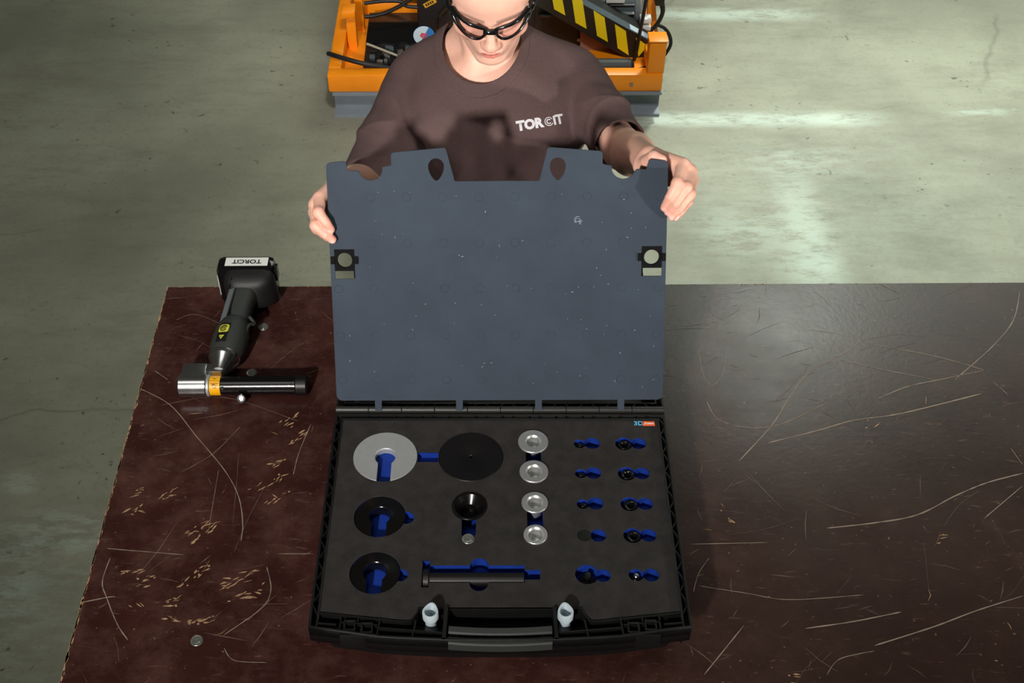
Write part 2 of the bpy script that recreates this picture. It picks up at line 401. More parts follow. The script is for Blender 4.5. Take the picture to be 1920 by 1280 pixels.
def ribbon(bm, pts, w, z=0.0004, rnd=None):
    n = len(pts); prev = None
    for i, p in enumerate(pts):
        a = Vector(pts[max(i-1, 0)]); b = Vector(pts[min(i+1, n-1)]); d = (b-a)
        if d.length < 1e-6: continue
        s = Vector((-d.y, d.x)).normalized()*w*0.5*(0.25 if i in (0, n-1) else 1)*(rnd.uniform(0.5, 1.3) if rnd else 1)
        q = [bm.verts.new((p[0]+s.x, p[1]+s.y, z)), bm.verts.new((p[0]-s.x, p[1]-s.y, z))]
        if prev: bm.faces.new((prev[0], prev[1], q[1], q[0]))
        prev = q
rnd = random.Random(4)
bm = bmesh.new(); bf = bmesh.new(); bg = bmesh.new()
for pts, w in [([(0.6894, 1.623), (0.6471, 1.5858), (0.5689, 1.5324), (0.5251, 1.4743), (0.4833, 1.4097), (0.4146, 1.3296)], 0.0016), ([(0.3793, 1.4668), (0.3922, 1.4253), (0.4307, 1.4066), (0.4809, 1.4061), (0.5356, 1.4301), (0.5933, 1.4647)], 0.0014), ([(0.6784, 1.469), (0.7371, 1.498), (0.7983, 1.5144), (0.8861, 1.5375)], 0.0016), ([(1.0172, 1.7494), (0.9794, 1.6677), (0.9183, 1.5972), (0.8268, 1.5142)], 0.0018), ([(0.6331, 1.5654), (0.6911, 1.5446), (0.7936, 1.5145)], 0.0014), ([(0.6954, 1.6061), (0.7868, 1.5804), (0.8482, 1.5567), (0.8861, 1.5375)], 0.0014), ([(0.5335, 1.1907), (0.6121, 1.2003), (0.6842, 1.2155), (0.7546, 1.2527), (0.8149, 1.2798), (0.881, 1.2994)], 0.002), ([(0.3075, 1.0731), (0.3198, 1.1069), (0.3401, 1.1364)], 0.001), ([(0.317, 1.0845), (0.3879, 1.0702), (0.4504, 1.0581), (0.5649, 1.0652)], 0.001), ([(0.3054, 0.9328), (0.3753, 1.0143)], 0.0014), ([(0.4651, 1.0077), (0.5386, 1.0187), (0.6141, 1.0345)], 0.002), ([(0.561, 0.9776), (0.6553, 1.0081), (0.7265, 1.035), (0.8053, 1.0605)], 0.0018), ([(0.789, 1.2068), (0.8728, 1.2736)], 0.0014), ([(0.4812, 0.9306), (0.5057, 0.9562), (0.559, 0.9688)], 0.001), ([(0.3596, 1.6557), (0.4256, 1.6681)], 0.001), ([(0.3816, 1.595), (0.3815, 1.5342), (0.3936, 1.5039), (0.4167, 1.5339), (0.43, 1.5809)], 0.001), ([(0.3143, 1.1621), (0.4358, 1.1638)], 0.0012), ([(0.4703, 1.37), (0.5565, 1.3956), (0.6255, 1.4193), (0.7121, 1.4346), (0.8645, 1.48)], 0.0022), ([(0.8774, 1.354), (0.8864, 1.3165)], 0.001), ([(0.8941, 1.5096), (0.9107, 1.477)], 0.001), ([(0.5904, 1.6451), (0.6426, 1.6347)], 0.001), ([(-0.6092, 1.5069), (-0.5481, 1.4657), (-0.4902, 1.3917), (-0.4351, 1.3213), (-0.4037, 1.2653), (-0.3895, 1.2115), (-0.387, 1.1752)], 0.0012), ([(-0.5835, 1.1471), (-0.5861, 1.103), (-0.5735, 1.0741), (-0.5478, 1.0274), (-0.5267, 1.0001)], 0.0014), ([(-0.6111, 1.0652), (-0.5735, 1.0741), (-0.5619, 1.0759)], 0.0016), ([(-0.5929, 1.1643), (-0.5425, 1.1587), (-0.4713, 1.1508)], 0.0012), ([(-0.3413, 1.1274), (-0.3298, 1.0855), (-0.34, 1.0525), (-0.3886, 1.0073)], 0.0012), ([(-0.3202, 1.3088), (-0.3163, 1.3546), (-0.3024, 1.42)], 0.0012), ([(-0.3278, 1.1512), (-0.2719, 1.1506)], 0.001), ([(-0.5913, 1.5498), (-0.5637, 1.5272)], 0.001), ([(-0.3853, 0.985), (-0.3671, 0.9646), (-0.3207, 0.9606)], 0.001), ([(-0.504, 1.3164), (-0.4579, 1.3561), (-0.422, 1.4151)], 0.0006), ([(-0.5664, 1.4659), (-0.4592, 1.4837), (-0.3239, 1.4263)], 0.0006), ([(-0.4408, 1.1913), (-0.4423, 1.2548), (-0.4438, 1.3214)], 0.0006), ([(-0.5767, 1.6809), (-0.5398, 1.6951), (-0.4645, 1.6514)], 0.0006)]:
    pp = [tuple(v)[:2] for v in smoothpath([(x, y, 0) for x, y in pts], 7)]
    ribbon(bm, pp, w, rnd=rnd)
for a, b, k in [((-0.5734, 1.2726), (-0.5552, 1.2801), 6), ((-0.5243, 1.2611), (-0.5045, 1.2795), 10), ((-0.5749, 1.2294), (-0.5468, 1.2452), 8), ((-0.4774, 1.1865), (-0.4323, 1.2173), 14), ((-0.5273, 1.1023), (-0.5037, 1.1136), 9), ((-0.4653, 1.0919), (-0.4239, 1.1353), 14), ((-0.4128, 1.0894), (-0.345, 1.1245), 18), ((-0.4029, 1.0608), (-0.3478, 1.0828), 14), ((-0.4425, 1.0279), (-0.4126, 1.0368), 14), ((-0.4842, 1.0636), (-0.4612, 1.0681), 8), ((-0.5666, 1.1173), (-0.5311, 1.1218), 9), ((-0.375, 1.2814), (-0.327, 1.3145), 12), ((-0.3593, 1.3296), (-0.3413, 1.3409), 8), ((-0.4633, 1.1761), (-0.4349, 1.2068), 8), ((-0.3563, 1.2485), (-0.3226, 1.2754), 7), ((-0.3497, 1.4144), (-0.3252, 1.4386), 8), ((-0.336, 1.3724), (-0.3078, 1.4019), 8), ((-0.4752, 1.0357), (-0.4591, 1.0336), 6), ((-0.5269, 1.0595), (-0.5204, 1.0547), 3), ((0.3704, 1.2351), (0.3889, 1.1976), 5), ((0.6498, 1.4044), (0.6695, 1.4103), 3), ((0.4277, 0.9312), (0.4421, 0.9268), 4), ((0.6974, 1.168), (0.7148, 1.1699), 4)]:
    for _ in range(k):
        t = rnd.random(); L = rnd.uniform(0.003, 0.016); c = Vector(a).lerp(Vector(b), t); d = (Vector(b)-Vector(a)).normalized(); ja = rnd.gauss(0, 0.3); d = Vector((d.x*math.cos(ja)-d.y*math.sin(ja), d.x*math.sin(ja)+d.y*math.cos(ja)))
        c += Vector((rnd.gauss(0, 0.0045), rnd.gauss(0, 0.0045)))
        ribbon(bg, [tuple(c-d*L/2), tuple(c-d*L*0.1), tuple(c+d*L*0.2), tuple(c+d*L/2)], rnd.uniform(0.0008, 0.0030), 0.0006, rnd)
for i in range(230):                                    # chipped film along the left and back edges
    if rnd.random() < 0.72: y = rnd.uniform(0.6, TY1); L = rnd.uniform(0.004, 0.03); e = TX0+rnd.uniform(0.0, 0.0012); ribbon(bg, [(e, y-L/2), (e+0.0006, y), (e, y+L/2)], rnd.uniform(0.0016, 0.0040), 0.0006, rnd)
    else: x = rnd.uniform(TX0, 1.2); L = rnd.uniform(0.002, 0.012); ribbon(bg, [(x-L/2, TY1-0.0008), (x, TY1-0.001), (x+L/2, TY1-0.0008)], rnd.uniform(0.0008, 0.0022), 0.0006, rnd)
def free(x, y): return not (-0.27 < x < 0.29 and 0.93 < y < 1.37)
for i in range(620):
    x, y = rnd.uniform(TX0+0.01, 1.25), rnd.uniform(0.75, TY1-0.01)
    if not free(x, y): continue
    a = rnd.gauss(0.35, 0.7); L = rnd.expovariate(1/0.012)+0.002; d = Vector((math.cos(a), math.sin(a)))
    c = Vector((x, y)); bend = Vector((-d.y, d.x))*rnd.gauss(0, 0.08)*L
    tgt = bg if rnd.random() < (0.16 if x < -0.2 else 0.05) else bf
    if tgt is bg: L = min(L, 0.012)
    ribbon(tgt, [tuple(c-d*L), tuple(c+bend), tuple(c+d*L)], rnd.uniform(0.0005, 0.0016), 0.0003, rnd)
for i in range(60):
    x, y = rnd.uniform(TX0+0.02, 1.2), rnd.uniform(0.75, TY1-0.02)
    a = rnd.gauss(0.3, 0.9); L = rnd.uniform(0.03, 0.16); d = Vector((math.cos(a), math.sin(a))); c = Vector((x, y)); bend = Vector((-d.y, d.x))*rnd.gauss(0, 0.05)*L
    pp = [tuple(v)[:2] for v in smoothpath([(*(c-d*L/2), 0), (*(c+bend), 0), (*(c+d*L/2), 0)], 5)]
    if all(free(*q) for q in pp) and all(TX0 < q[0] and q[1] < TY1 for q in pp): ribbon(bf, pp, rnd.uniform(0.0003, 0.0006), 0.00025, rnd)
for nm, b_, mm in (('long_scratches', bm, M['scratch']), ('fine_scratches', bf, M['scratch_fine']), ('bare_wood_gouges', bg, M['gouge'])):
    o = tpart(obj(nm, b_, mm)); o['kind'] = 'stuff'
def bolt_head():
    b_ = bmesh.new(); lathe(b_, [(0, 0.0001), (0.0022, 0.0001), (0.0024, 0.0008), (0.0052, 0.0008), (0.0055, 0.0004), (0.0078, 0.0005), (0.0086, 0.0008), (0.0092, 0.0002), (0.0092, -0.0005)], 28)
    me = bpy.data.meshes.new('bolt_head'); b_.to_mesh(me); b_.free(); me.shade_smooth(); me.set_sharp_from_angle(angle=0.5); me.materials.append(M['zinc']); return me
bh = bolt_head()
for x, y in ((-0.4267, 0.998), (-0.4131, 1.6609), (-0.4190, 1.5430), (0.62, 0.86), (1.42, 0.998), (1.42, 1.66)):
    o = link('bolt_head', bh); o.location = (x, y, 0.0006); tpart(o)

# ------------------------------------------------------------------ tool case
HX, HY, ROT = 0.0188, 1.3504, -0.01105
case = empty('tool_case', (HX, HY, 0), ROT, 'open black plastic tool case with hinged slate grey cover panel on table', 'tool case')
CM = Matrix.Translation((HX, HY, 0)) @ Matrix.Rotation(ROT, 4, 'Z')
def CW(x, y, z=0.0): return CM @ Vector((x, y, z))
def yfront(x):
    return -float(np.interp(abs(x), [0, 0.0747, 0.1227, 0.1675, 0.2259, 0.265], [0.4195, 0.419, 0.4167, 0.4138, 0.4040, 0.3985]))
def outline(ins=0.0, fr=0.0, n=16):
    """case rim outline, inset by ins (fr: extra inset at the front)"""
    w = 0.265-ins; pts = [(w, -ins), (-w, -ins)]
    for i in range(n+1):
        x = -w+2*w*i/n; pts.append((x, yfront(x)+ins+fr))
    return pts
def ringwall(name, o1, o2, z0, z1, material, parent):
    return obj(name, fill2d([o1, o2], z0, z1), material, parent)
BP = M['black_plastic']
bm = bmesh.new()                                       # outer shell: skirt, step and tapered tub, hollow
levels = [(0.0, 0.0, 0.098), (0.0, 0.0, 0.080), (0.016, 0.003, 0.074), (0.024, 0.004, 0.010), (0.032, 0.006, 0.0)]
rows = [[bm.verts.new((x, y, z)) for x, y in outline(i, f)] for i, f, z in levels]
for A, B in zip(rows, rows[1:]):
    for i in range(len(A)): bm.faces.new((A[i], A[(i+1) % len(A)], B[(i+1) % len(A)], B[i]))
bm.faces.new(rows[-1]); bmesh.ops.recalc_face_normals(bm, faces=bm.faces)
obj('tub', bm, BP, case)
ringwall('outer_rim', outline(0), outline(0.0024), 0.066, 0.100, BP, case)
obj('rim_floor', fill2d([outline(0.001), outline(0.011, 0.028)], 0.064, 0.067), BP, case)
inner = [(0.2548, -0.0095), (-0.2548, -0.0095), (-0.2548, -0.3995), (-0.2528, -0.4), (-0.2528, -0.0115), (0.2528, -0.0115), (0.2528, -0.4), (0.2548, -0.3995)]
obj('inner_wall', fill2d([inner], 0.060, 0.0985), BP, case)
for s in (-1, 1):                                      # front walls that follow the bow
    for xa_, xb_ in ((0.0765, 0.1675), (0.2270, 0.2528)):
        bm = bmesh.new(); pr = None
        for i in range(6):
            x = xa_+(xb_-xa_)*i/5
            y = float(np.interp(x, [0.0765, 0.165, 0.2528], [-0.4065, -0.3985, -0.3905]))
            q = [bm.verts.new((s*x, y+d, z)) for d, z in ((-0.001, 0.066), (-0.001, 0.0975), (0.001, 0.0975), (0.001, 0.066))]
            if pr:
                for k in range(4): bm.faces.new((pr[k], pr[(k+1) % 4], q[(k+1) % 4], q[k]))
            pr = q
        bmesh.ops.recalc_face_normals(bm, faces=bm.faces)
        obj('front_mid_wall', bm, BP, case)
bm = bmesh.new()                                       # wall around the foam at the front
for s in (-1, 1):
    pts = [(0.2535, -0.372), (0.131, -0.3865), (0.124, -0.3845), (0.1155, -0.370), (0.1145, -0.3645), (0.0765, -0.3645)]
    for a, b in zip(pts, pts[1:]): bar(bm, (s*a[0], a[1]-0.0015, 0.080), (s*b[0], b[1]-0.0015, 0.080), 0.002, 0.033)
bar(bm, (-0.0765, -0.3655, 0.078), (0.0765, -0.3655, 0.078), 0.002, 0.030)
obj('foam_stop_wall', bm, BP, case)
def rib_mesh(L, h=0.030, w=0.0016):
    b_ = bmesh.new(); box(b_, -L/2, L/2, -w/2, w/2, 0.067, 0.067+h); me = bpy.data.meshes.new('rib'); b_.to_mesh(me); b_.free(); me.materials.append(BP); return me
pl = []                                                # zigzag ribs of the rim channel
ya = -0.016
k = 0
while ya > -0.372:
    for s in (-1, 1): pl.append(((s*0.2592, ya, 0), s*(1 if k % 2 else -1)*math.radians(63)))
    ya -= 0.0185; k += 1
copies(rib_mesh(0.0185), 'rib', pl, case)
pl = []; xa = -0.235; k = 0
while xa < 0.24:
    pl.append(((xa, -0.0062, 0), (1 if k % 2 else -1)*math.radians(42))); xa += 0.0215; k += 1
copies(rib_mesh(0.0100), 'rib', pl, case)
for s in (-1, 1):                                      # straight ribs of the front channel
    for x, y0, y1, dx in ((0.2215, -0.376, -0.4035, 0.0), (0.1975, -0.3785, -0.3885, 0), (0.170, -0.382, -0.4125, 0.003), (0.1215, -0.386, -0.4165, 0.004)):
        bm = bmesh.new(); bar(bm, (s*(x-dx), y0, 0.0815), (s*x, y1, 0.0815), 0.002, 0.031); obj('rib', bm, BP, case)
    bm = bmesh.new(); bar(bm, (s*0.0755, -0.366, 0.083), (s*0.0775, -0.4185, 0.083), 0.005, 0.034); obj('handle_cheek', bm, BP, case)
    lt = bx('latch_block', (s*0.1962-0.0255, s*0.1962+0.0255, -0.4105, -0.4065, 0.066, 0.0955), BP, case, bev=0.001,
            mtx=None)
    for xx in (0.1845, 0.2085):                        # two square sockets per latch
        y = yfront(xx)+0.0125
        sq = lambda r: [(s*xx-r, y-r), (s*xx+r, y-r), (s*xx+r, y+r), (s*xx-r, y+r)]
        obj('socket', fill2d([sq(0.0082), sq(0.0064)], 0.066, 0.0985), BP, lt)
    bm = bmesh.new(); bar(bm, (s*0.1705, -0.3935, 0.0815), (s*0.2225, -0.3885, 0.0815), 0.0016, 0.031); obj('rib', bm, BP, case)
hd = empty('handle', (0, 0, 0)); hd.parent = case
for (y0, y1) in ((-0.4055, -0.3930), (-0.4225, -0.4105)):
    bm = bmesh.new(); n = 12; pr = None
    for i in range(n+1):
        x = -0.0715+0.143*i/n; o_ = -0.0035*(1-(x/0.0715)**2)
        q = [bm.verts.new((x, y, z)) for y, z in ((y0+o_, 0.080), (y0+o_, 0.094), (y0+o_+0.002, 0.096), (y1+o_-0.002, 0.096), (y1+o_, 0.094), (y1+o_, 0.080))]
        if pr:
            for k in range(6): bm.faces.new((pr[k], pr[(k+1) % 6], q[(k+1) % 6], q[k]))
        else: bm.faces.new(q)
        pr = q
    bm.faces.new(pr); bmesh.ops.recalc_face_normals(bm, faces=bm.faces)
    obj('grip_bar', bm, M['rubber'], hd)
for x in (-0.06, -0.027, 0.0, 0.030, 0.06):
    bx('bridge', (x-0.0012, x+0.0012, -0.418, -0.402, 0.081, 0.0915), BP, hd)
hm = bmesh.new(); lathe(hm, [(0, -0.0262), (0.0050, -0.0262), (0.0056, -0.0254), (0.0056, 0.0254), (0.0050, 0.0262), (0, 0.0262)], 20, Matrix.Rotation(math.pi/2, 4, 'Y'))
me = bpy.data.meshes.new('hinge_barrel'); hm.to_mesh(me); hm.free(); me.shade_smooth(); me.set_sharp_from_angle(angle=0.6); me.materials.append(mat('hinge_plastic', (34, 34, 33), 0.42))
copies(me, 'hinge_barrel', [((-0.2385+0.053*i, 0.0065, 0.1015), 0) for i in range(10)], case)
# the lid, folded right back behind the panel; it rests on the table's back edge
lidM = Matrix.Translation((0, 0.013, 0.099)) @ Matrix.Rotation(math.radians(-5.4), 4, 'X')
lid = empty('lid', (0, 0, 0)); lid.parent = case; lid.matrix_basis = lidM
def lo(ins=0.0): return [(x, -y) for x, y in outline(ins)]
bm = bmesh.new()
rows = [[bm.verts.new((x, y, z)) for x, y in lo(i)] for i, z in ((0, 0), (0, -0.016), (0.012, -0.020), (0.020, -0.048), (0.026, -0.052))]
for A, B in zip(rows, rows[1:]):
    for i in range(len(A)): bm.faces.new((A[i], A[(i+1) % len(A)], B[(i+1) % len(A)], B[i]))
bm.faces.new(rows[-1]); bmesh.ops.recalc_face_normals(bm, faces=bm.faces)
obj('lid_shell', bm, BP, lid)
obj('lid_rim', fill2d([lo(0), lo(0.0024)], -0.03, 0.001), BP, lid)
obj('lid_inner_rim', fill2d([lo(0.011), lo(0.0125)], -0.03, 0.0), BP, lid)
pl = []; xa = -0.235; k = 0
rm = bmesh.new(); box(rm, -0.005, 0.005, -0.0008, 0.0008, -0.03, -0.001); me = bpy.data.meshes.new('lid_rib'); rm.to_mesh(me); rm.free(); me.materials.append(BP)
while xa < 0.24:
    pl.append(((xa, 0.0065, 0), (1 if k % 2 else -1)*math.radians(45))); xa += 0.0215; k += 1
copies(me, 'lid_rib', pl, lid)
# locking pegs of translucent plastic at both ends of the handle
def teardrop(r, tip, n=28):
    pts = []
    for i in range(n):
        a = 2*math.pi*i/n; x, y = r*math.cos(a), r*math.sin(a)
        if y > 0: y = y*(1+(tip/r-1)*math.sin(a)**2); x = x*(1-0.22*math.sin(a)**2*abs(math.cos(a)))
        pts.append((x, y))
    return pts
for s, px_, rz in ((-1, -0.0968, -0.18), (1, 0.0902, 0.10)):
    pg = empty('locking_peg', (px_, -0.383, 0), rz); pg.parent = case
    bm = bmesh.new()
    rowd = [(0.0078, 0.009, 0.080), (0.0082, 0.0095, 0.098), (0.0112, 0.0150, 0.1005), (0.0112, 0.0150, 0.113), (0.0106, 0.0144, 0.1145), (0.0086, 0.0118, 0.1145), (0.0080, 0.0112, 0.113), (0.0072, 0.0090, 0.085), (0.0070, 0.0085, 0.083)]
    rows = [[bm.verts.new((x, y, z)) for x, y in teardrop(r, t)] for r, t, z in rowd]
    for A, B in zip(rows, rows[1:]):
        for i in range(len(A)): bm.faces.new((A[i], A[(i+1) % len(A)], B[(i+1) % len(A)], B[i]))
    bm.faces.new(rows[-1]); bm.faces.new(rows[0][::-1]); bmesh.ops.recalc_face_normals(bm, faces=bm.faces)
    o = obj('peg_tube', bm, M['white_plastic'], pg, True, 40)
    pg['label'] = 'milky white hollow locking peg'
    lat('peg_foot', [(0, 0.066), (0.0095, 0.066), (0.009, 0.070), (0.0078, 0.082), (0, 0.082)], M['white_plastic'], pg, 24)

# ------------------------------------------------------------------ the cover panel the person holds up
PB, PEX, PEY = Vector((0.0173, 1.3554, 0.126)), Vector((0.99939, -0.02649, 0.02294)), Vector((-0.00676, 0.49638, 0.86808))
PN = PEX.cross(PEY)
PMAT = Matrix(((PEX.x, PEY.x, PN.x, PB.x), (PEX.y, PEY.y, PN.y, PB.y), (PEX.z, PEY.z, PN.z, PB.z), (0, 0, 0, 1)))
half = [(0.2603, 0.372), (0.2590, 0.3765), (0.2555, 0.3785), (0.2335, 0.3807), (0.2318, 0.3795), (0.2277, 0.3650), (0.2137, 0.3660)]
half += [(0.193+0.0192*math.cos(math.radians(a)), 0.3703+0.0192*math.sin(math.radians(a))) for a in range(-20, -161, -10)]
half += [(0.1745, 0.3712), (0.1607, 0.3740), (0.1607, 0.3895), (0.1597, 0.3920), (0.1570, 0.3935), (0.0820, 0.3997), (0.0790, 0.3990), (0.0770, 0.3960), (0.0655, 0.3505), (0.0635, 0.3490)]
right = [(0.2520, 0), (0.2560, 0.0012), (0.2588, 0.004), (0.26, 0.008)]+half
outl = right+[(-x, y) for x, y in right[::-1]]
outl += [q for c in (-0.1940, -0.0640, 0.0625, 0.1940) for q in ((c-0.0049, 0), (c-0.0049, -0.0165), (c+0.0049, -0.0165), (c+0.0049, 0))]
holes = []
for s in (-1, 1):
    h = []
    for i in range(36):
        a = 2*math.pi*i/36; x, y = 0.0125*math.cos(a), 0.0127*math.sin(a)
        if y < 0: y *= 1.75; x *= (1-0.30*abs(math.sin(a))**2)
        h.append((s*0.0928+x, 0.3722+y))
    holes.append(h)
dy = {-1: 0.0, 1: 0.0025}
for s in (-1, 1): holes.append([(s*0.2223, 0.1975+dy[s]), (s*0.2548, 0.1975+dy[s]), (s*0.2548, 0.2455+dy[s]), (s*0.2223, 0.2455+dy[s])])
panel = obj('cover_panel', fill2d([outl]+holes, -0.0028, 0.0, bevel=0.0006), M['panel'], case)
panel['label'] = 'slate grey plastic cover panel'
panel.matrix_basis = CM.inverted() @ PMAT
for s in (-1, 1):
    cx, cy = s*0.2385, 0.2285+dy[s]
    sq = [(cx-0.0160, cy-0.0175), (cx+0.0160, cy-0.0175), (cx+0.0160, cy+0.0168), (cx-0.0160, cy+0.0168)]
    lp = obj('latch_plate', fill2d([sq, circ(cx, cy-0.001, 0.0121, 40)], -0.008, -0.0005, bevel=0.0004), M['matt_black'], panel)
    lp['label'] = 'black latch plate with round hole'
    bm = bmesh.new()
    for e in (-1, 1): box(bm, cx+e*0.0185-0.0032, cx+e*0.0185+0.0032, cy-0.0065, cy+0.0055, -0.006, 0.0026, bev=0.0006)
    box(bm, cx-s*0.0145-0.0014, cx-s*0.0145+0.0014, cy-0.030, cy-0.016, -0.022, -0.004)
    obj('latch_lug', bm, M['matt_black'], panel)
mb = bmesh.new(); lathe(mb, [(0.0058, -0.0002), (0.0060, 0.00028), (0.0064, 0.00034), (0.0068, 0.00028), (0.0070, -0.0002)], 24)
me = bpy.data.meshes.new('ejector_mark'); mb.to_mesh(me); mb.free(); me.shade_smooth(); me.materials.append(M['panel'])
pl = []
for r, y in enumerate((0.0340, 0.1068, 0.1822, 0.2540, 0.3252)):
    for i in range(10):
        x = -0.2495+0.0554*i
        if r == 3 and i in (0, 9): continue
        pl.append(((x, y, 0), i))
copies(me, 'ejector_mark', pl, panel)
bm = bmesh.new(); rs = random.Random(8)
for i in range(70):
    x, y = rs.uniform(-0.245, 0.245), rs.uniform(0.02, 0.345)
    if abs(x) > 0.21 and 0.19 < y < 0.255: continue
    a = rs.gauss(0.6, 0.5); L = rs.uniform(0.0012, 0.004); d = Vector((math.cos(a), math.sin(a)))*L/2
    ribbon(bm, [(x-d.x, y-d.y), (x, y), (x+d.x, y+d.y)], rs.uniform(0.0006, 0.0014), 0.0002)
for i in range(16):
    x, y = 0.125+rs.gauss(0, 0.006), 0.288+rs.gauss(0, 0.003)
    ribbon(bm, [(x-0.002, y+0.0008), (x, y), (x+0.002, y-0.0004)], rs.uniform(0.0006, 0.0016), 0.00022)
o = obj('scuff_marks', bm, mat('pale_scuff', (122, 132, 146), 0.6), panel); o['kind'] = 'stuff'

# ------------------------------------------------------------------ foam insert with its pockets
ft = [(0.2523, -0.0118), (-0.2523, -0.0118), (-0.2523, -0.3702), (-0.133, -0.3840), (-0.1275, -0.3838), (-0.1235, -0.3805), (-0.1160, -0.3690), (-0.1155, -0.3630), (0.1155, -0.3630), (0.1160, -0.3690), (0.1235, -0.3805), (0.1275, -0.3838), (0.133, -0.3840), (0.2523, -0.3702)]
ZF = 0.095
pk = []                                                # (outline, depth)
pk.append((circ(-0.1796, -0.0868, 0.0506, 72), 0.0135)); pk.append((circ(-0.0459, -0.0868, 0.0506, 72), 0.0135))
pk.append(([(-0.1288, -0.0982), (-0.0967, -0.0982), (-0.0967, -0.0778), (-0.1288, -0.0778)], 0.012))
pk.append((star([('c', -0.1800, -0.2040, 0.0385), ('c', -0.1400, -0.2060, 0.0118)], (-0.150, -0.205)), 0.020))
pk.append((star([('c', -0.1800, -0.3050, 0.0365), ('c', -0.1430, -0.3090, 0.0110)], (-0.1505, -0.3075)), 0.020))
pk.append((star([('c', -0.0467, -0.1863, 0.0240), ('b', -0.0575, -0.0362, -0.2400, -0.19), ('c', -0.0476, -0.2457, 0.0089)], (-0.0467, -0.207)), 0.030))
for y0, y1 in ((-0.1187, -0.0576), (-0.2389, -0.1792)):
    pk.append((star([('b', 0.0400, 0.0638, y0-0.006, y1+0.006), ('c', 0.0519, y0, 0.0119), ('c', 0.0519, y1, 0.0119)], (0.0519, (y0+y1)/2)), 0.030))
for y in (-0.0598, -0.1205, -0.1800):
    pk.append((star([('c', 0.1257-0.0008*(y < -0.1), y, 0.0096), ('c', 0.1453-0.0015*(y < -0.1), y+0.001, 0.0122)], (0.1338-0.0008*(y < -0.1), y)), 0.022))
pk.append((star([('c', 0.1242, -0.2389, 0.0108), ('c', 0.1447, -0.2389, 0.0119)], (0.1340, -0.2389)), 0.022))
pk.append((star([('c', 0.1245, -0.3080, 0.0172), ('c', 0.1470, -0.3098, 0.0116)], (0.1385, -0.309)), 0.024))
for y in (-0.0597, -0.1208, -0.1802, -0.2389):
    pk.append((star([('c', 0.1955, y, 0.0140), ('c', 0.2186, y+0.0004, 0.0122)], (0.2080, y)), 0.022))
pk.append((star([('c', 0.1951, -0.3090, 0.0110), ('c', 0.2165, -0.3090, 0.0117)], (0.2055, -0.309)), 0.022))
arc = lambda cx, cy, r, a0, a1, n=12: [(cx+r*math.cos(math.radians(a0+(a1-a0)*i/n)), cy+r*math.sin(math.radians(a0+(a1-a0)*i/n))) for i in range(n+1)]
pk.append(([(-0.1125, -0.2835), (-0.1020, -0.2835), (-0.1020, -0.2915)]+arc(-0.0305, -0.2925, 0.0135, 176, 4)+[(0.0351, -0.2915), (0.0351, -0.2995), (0.0572, -0.2995), (0.0572, -0.3172), (0.0351, -0.3172), (0.0351, -0.3225)]+arc(-0.0305, -0.3235, 0.0135, 4, -184)+[(-0.1020, -0.3225), (-0.1020, -0.3305), (-0.1125, -0.3305)], 0.025))
foam = empty('foam_insert', tuple(CW(0, 0, 0)), ROT, 'dark grey foam insert with blue lined pockets inside the tool case', 'foam insert')
obj('top_layer', fill2d([ft]+[p for p, d in pk], ZF-0.0022, ZF), M['foam'], foam)
for p, d in pk:
    bm = bmesh.new()
    a = [bm.verts.new((x, y, ZF-0.0020)) for x, y in p]; b = [bm.verts.new((x, y, ZF-d)) for x, y in p]
    for i in range(len(p)): bm.faces.new((a[i], a[(i+1) % len(p)], b[(i+1) % len(p)], b[i]))
    bm.faces.new(b); bmesh.ops.recalc_face_normals(bm, faces=bm.faces)
    obj('pocket_lining', bm, M['blue'], foam)['label'] = 'blue foam pocket lining'
obj('foam_base', fill2d([ft], 0.034, 0.060), M['foam'], foam)
# stickers in the foam's far right corner
bm = bmesh.new(); box(bm, 0.2283, 0.2478, -0.0226, -0.0128, ZF+0.0001, ZF+0.0005); st = obj('orange_sticker', bm, M['orange_label'], foam)
bm = bmesh.new()
ribbon(bm, [(0.2305, -0.0206), (0.2335, -0.0155), (0.2352, -0.0200)], 0.0022, ZF+0.0008)
for y in (-0.0168, -0.0186): box(bm, 0.2358, 0.2460, y-0.0005, y+0.0005, ZF+0.0005, ZF+0.0007)
obj('sticker_print', bm, M['white_label'], st)
bm = text_bm('3D', 0.0125, 0.03, 0.0); bmesh.ops.translate(bm, vec=(0.2218, -0.0178, ZF+0.0005), verts=bm.verts); obj('sticker_letters', bm, M['blue_ink'], foam)

# ------------------------------------------------------------------ the pieces lying in the foam
def thing1(o, x, y, z, label, cat, group=None):
    o.location = CW(x, y, z); o.rotation_euler = (0, 0, ROT); return tag(o, label, cat, group)
def cslot(name, prof, hw, material, parent=None, seg=72, angle=25):
    """a ring with a straight slot of half width hw towards the front; prof is a closed loop of (r, z)"""
    bm = bmesh.new(); rings = []
    for i in range(seg+1):
        ring = []
        for r, z in prof:
            h = math.asin(min(1, hw/r)); a = -math.pi/2+h+(2*math.pi-2*h)*i/seg
            ring.append(bm.verts.new((r*math.cos(a), r*math.sin(a), z)))
        rings.append(ring)
    for A, B in zip(rings, rings[1:]):
        for j in range(len(prof)): bm.faces.new((A[j], B[j], B[(j+1) % len(prof)], A[(j+1) % len(prof)]))
    bm.faces.new(rings[0]); bm.faces.new(rings[-1][::-1]); bmesh.ops.recalc_face_normals(bm, faces=bm.faces)
    return obj(name, bm, material, parent, True, angle)
o = cslot('slotted_disc', [(0.0165, 0), (0.0500, 0), (0.0500, 0.0112), (0.0495, 0.0118), (0.0172, 0.0118), (0.0160, 0.0108)], 0.0107, M['alu_matt'])
thing1(o, -0.1796, -0.0868, ZF-0.0118, 'large silver aluminium disc with keyhole slot in the foam', 'disc')
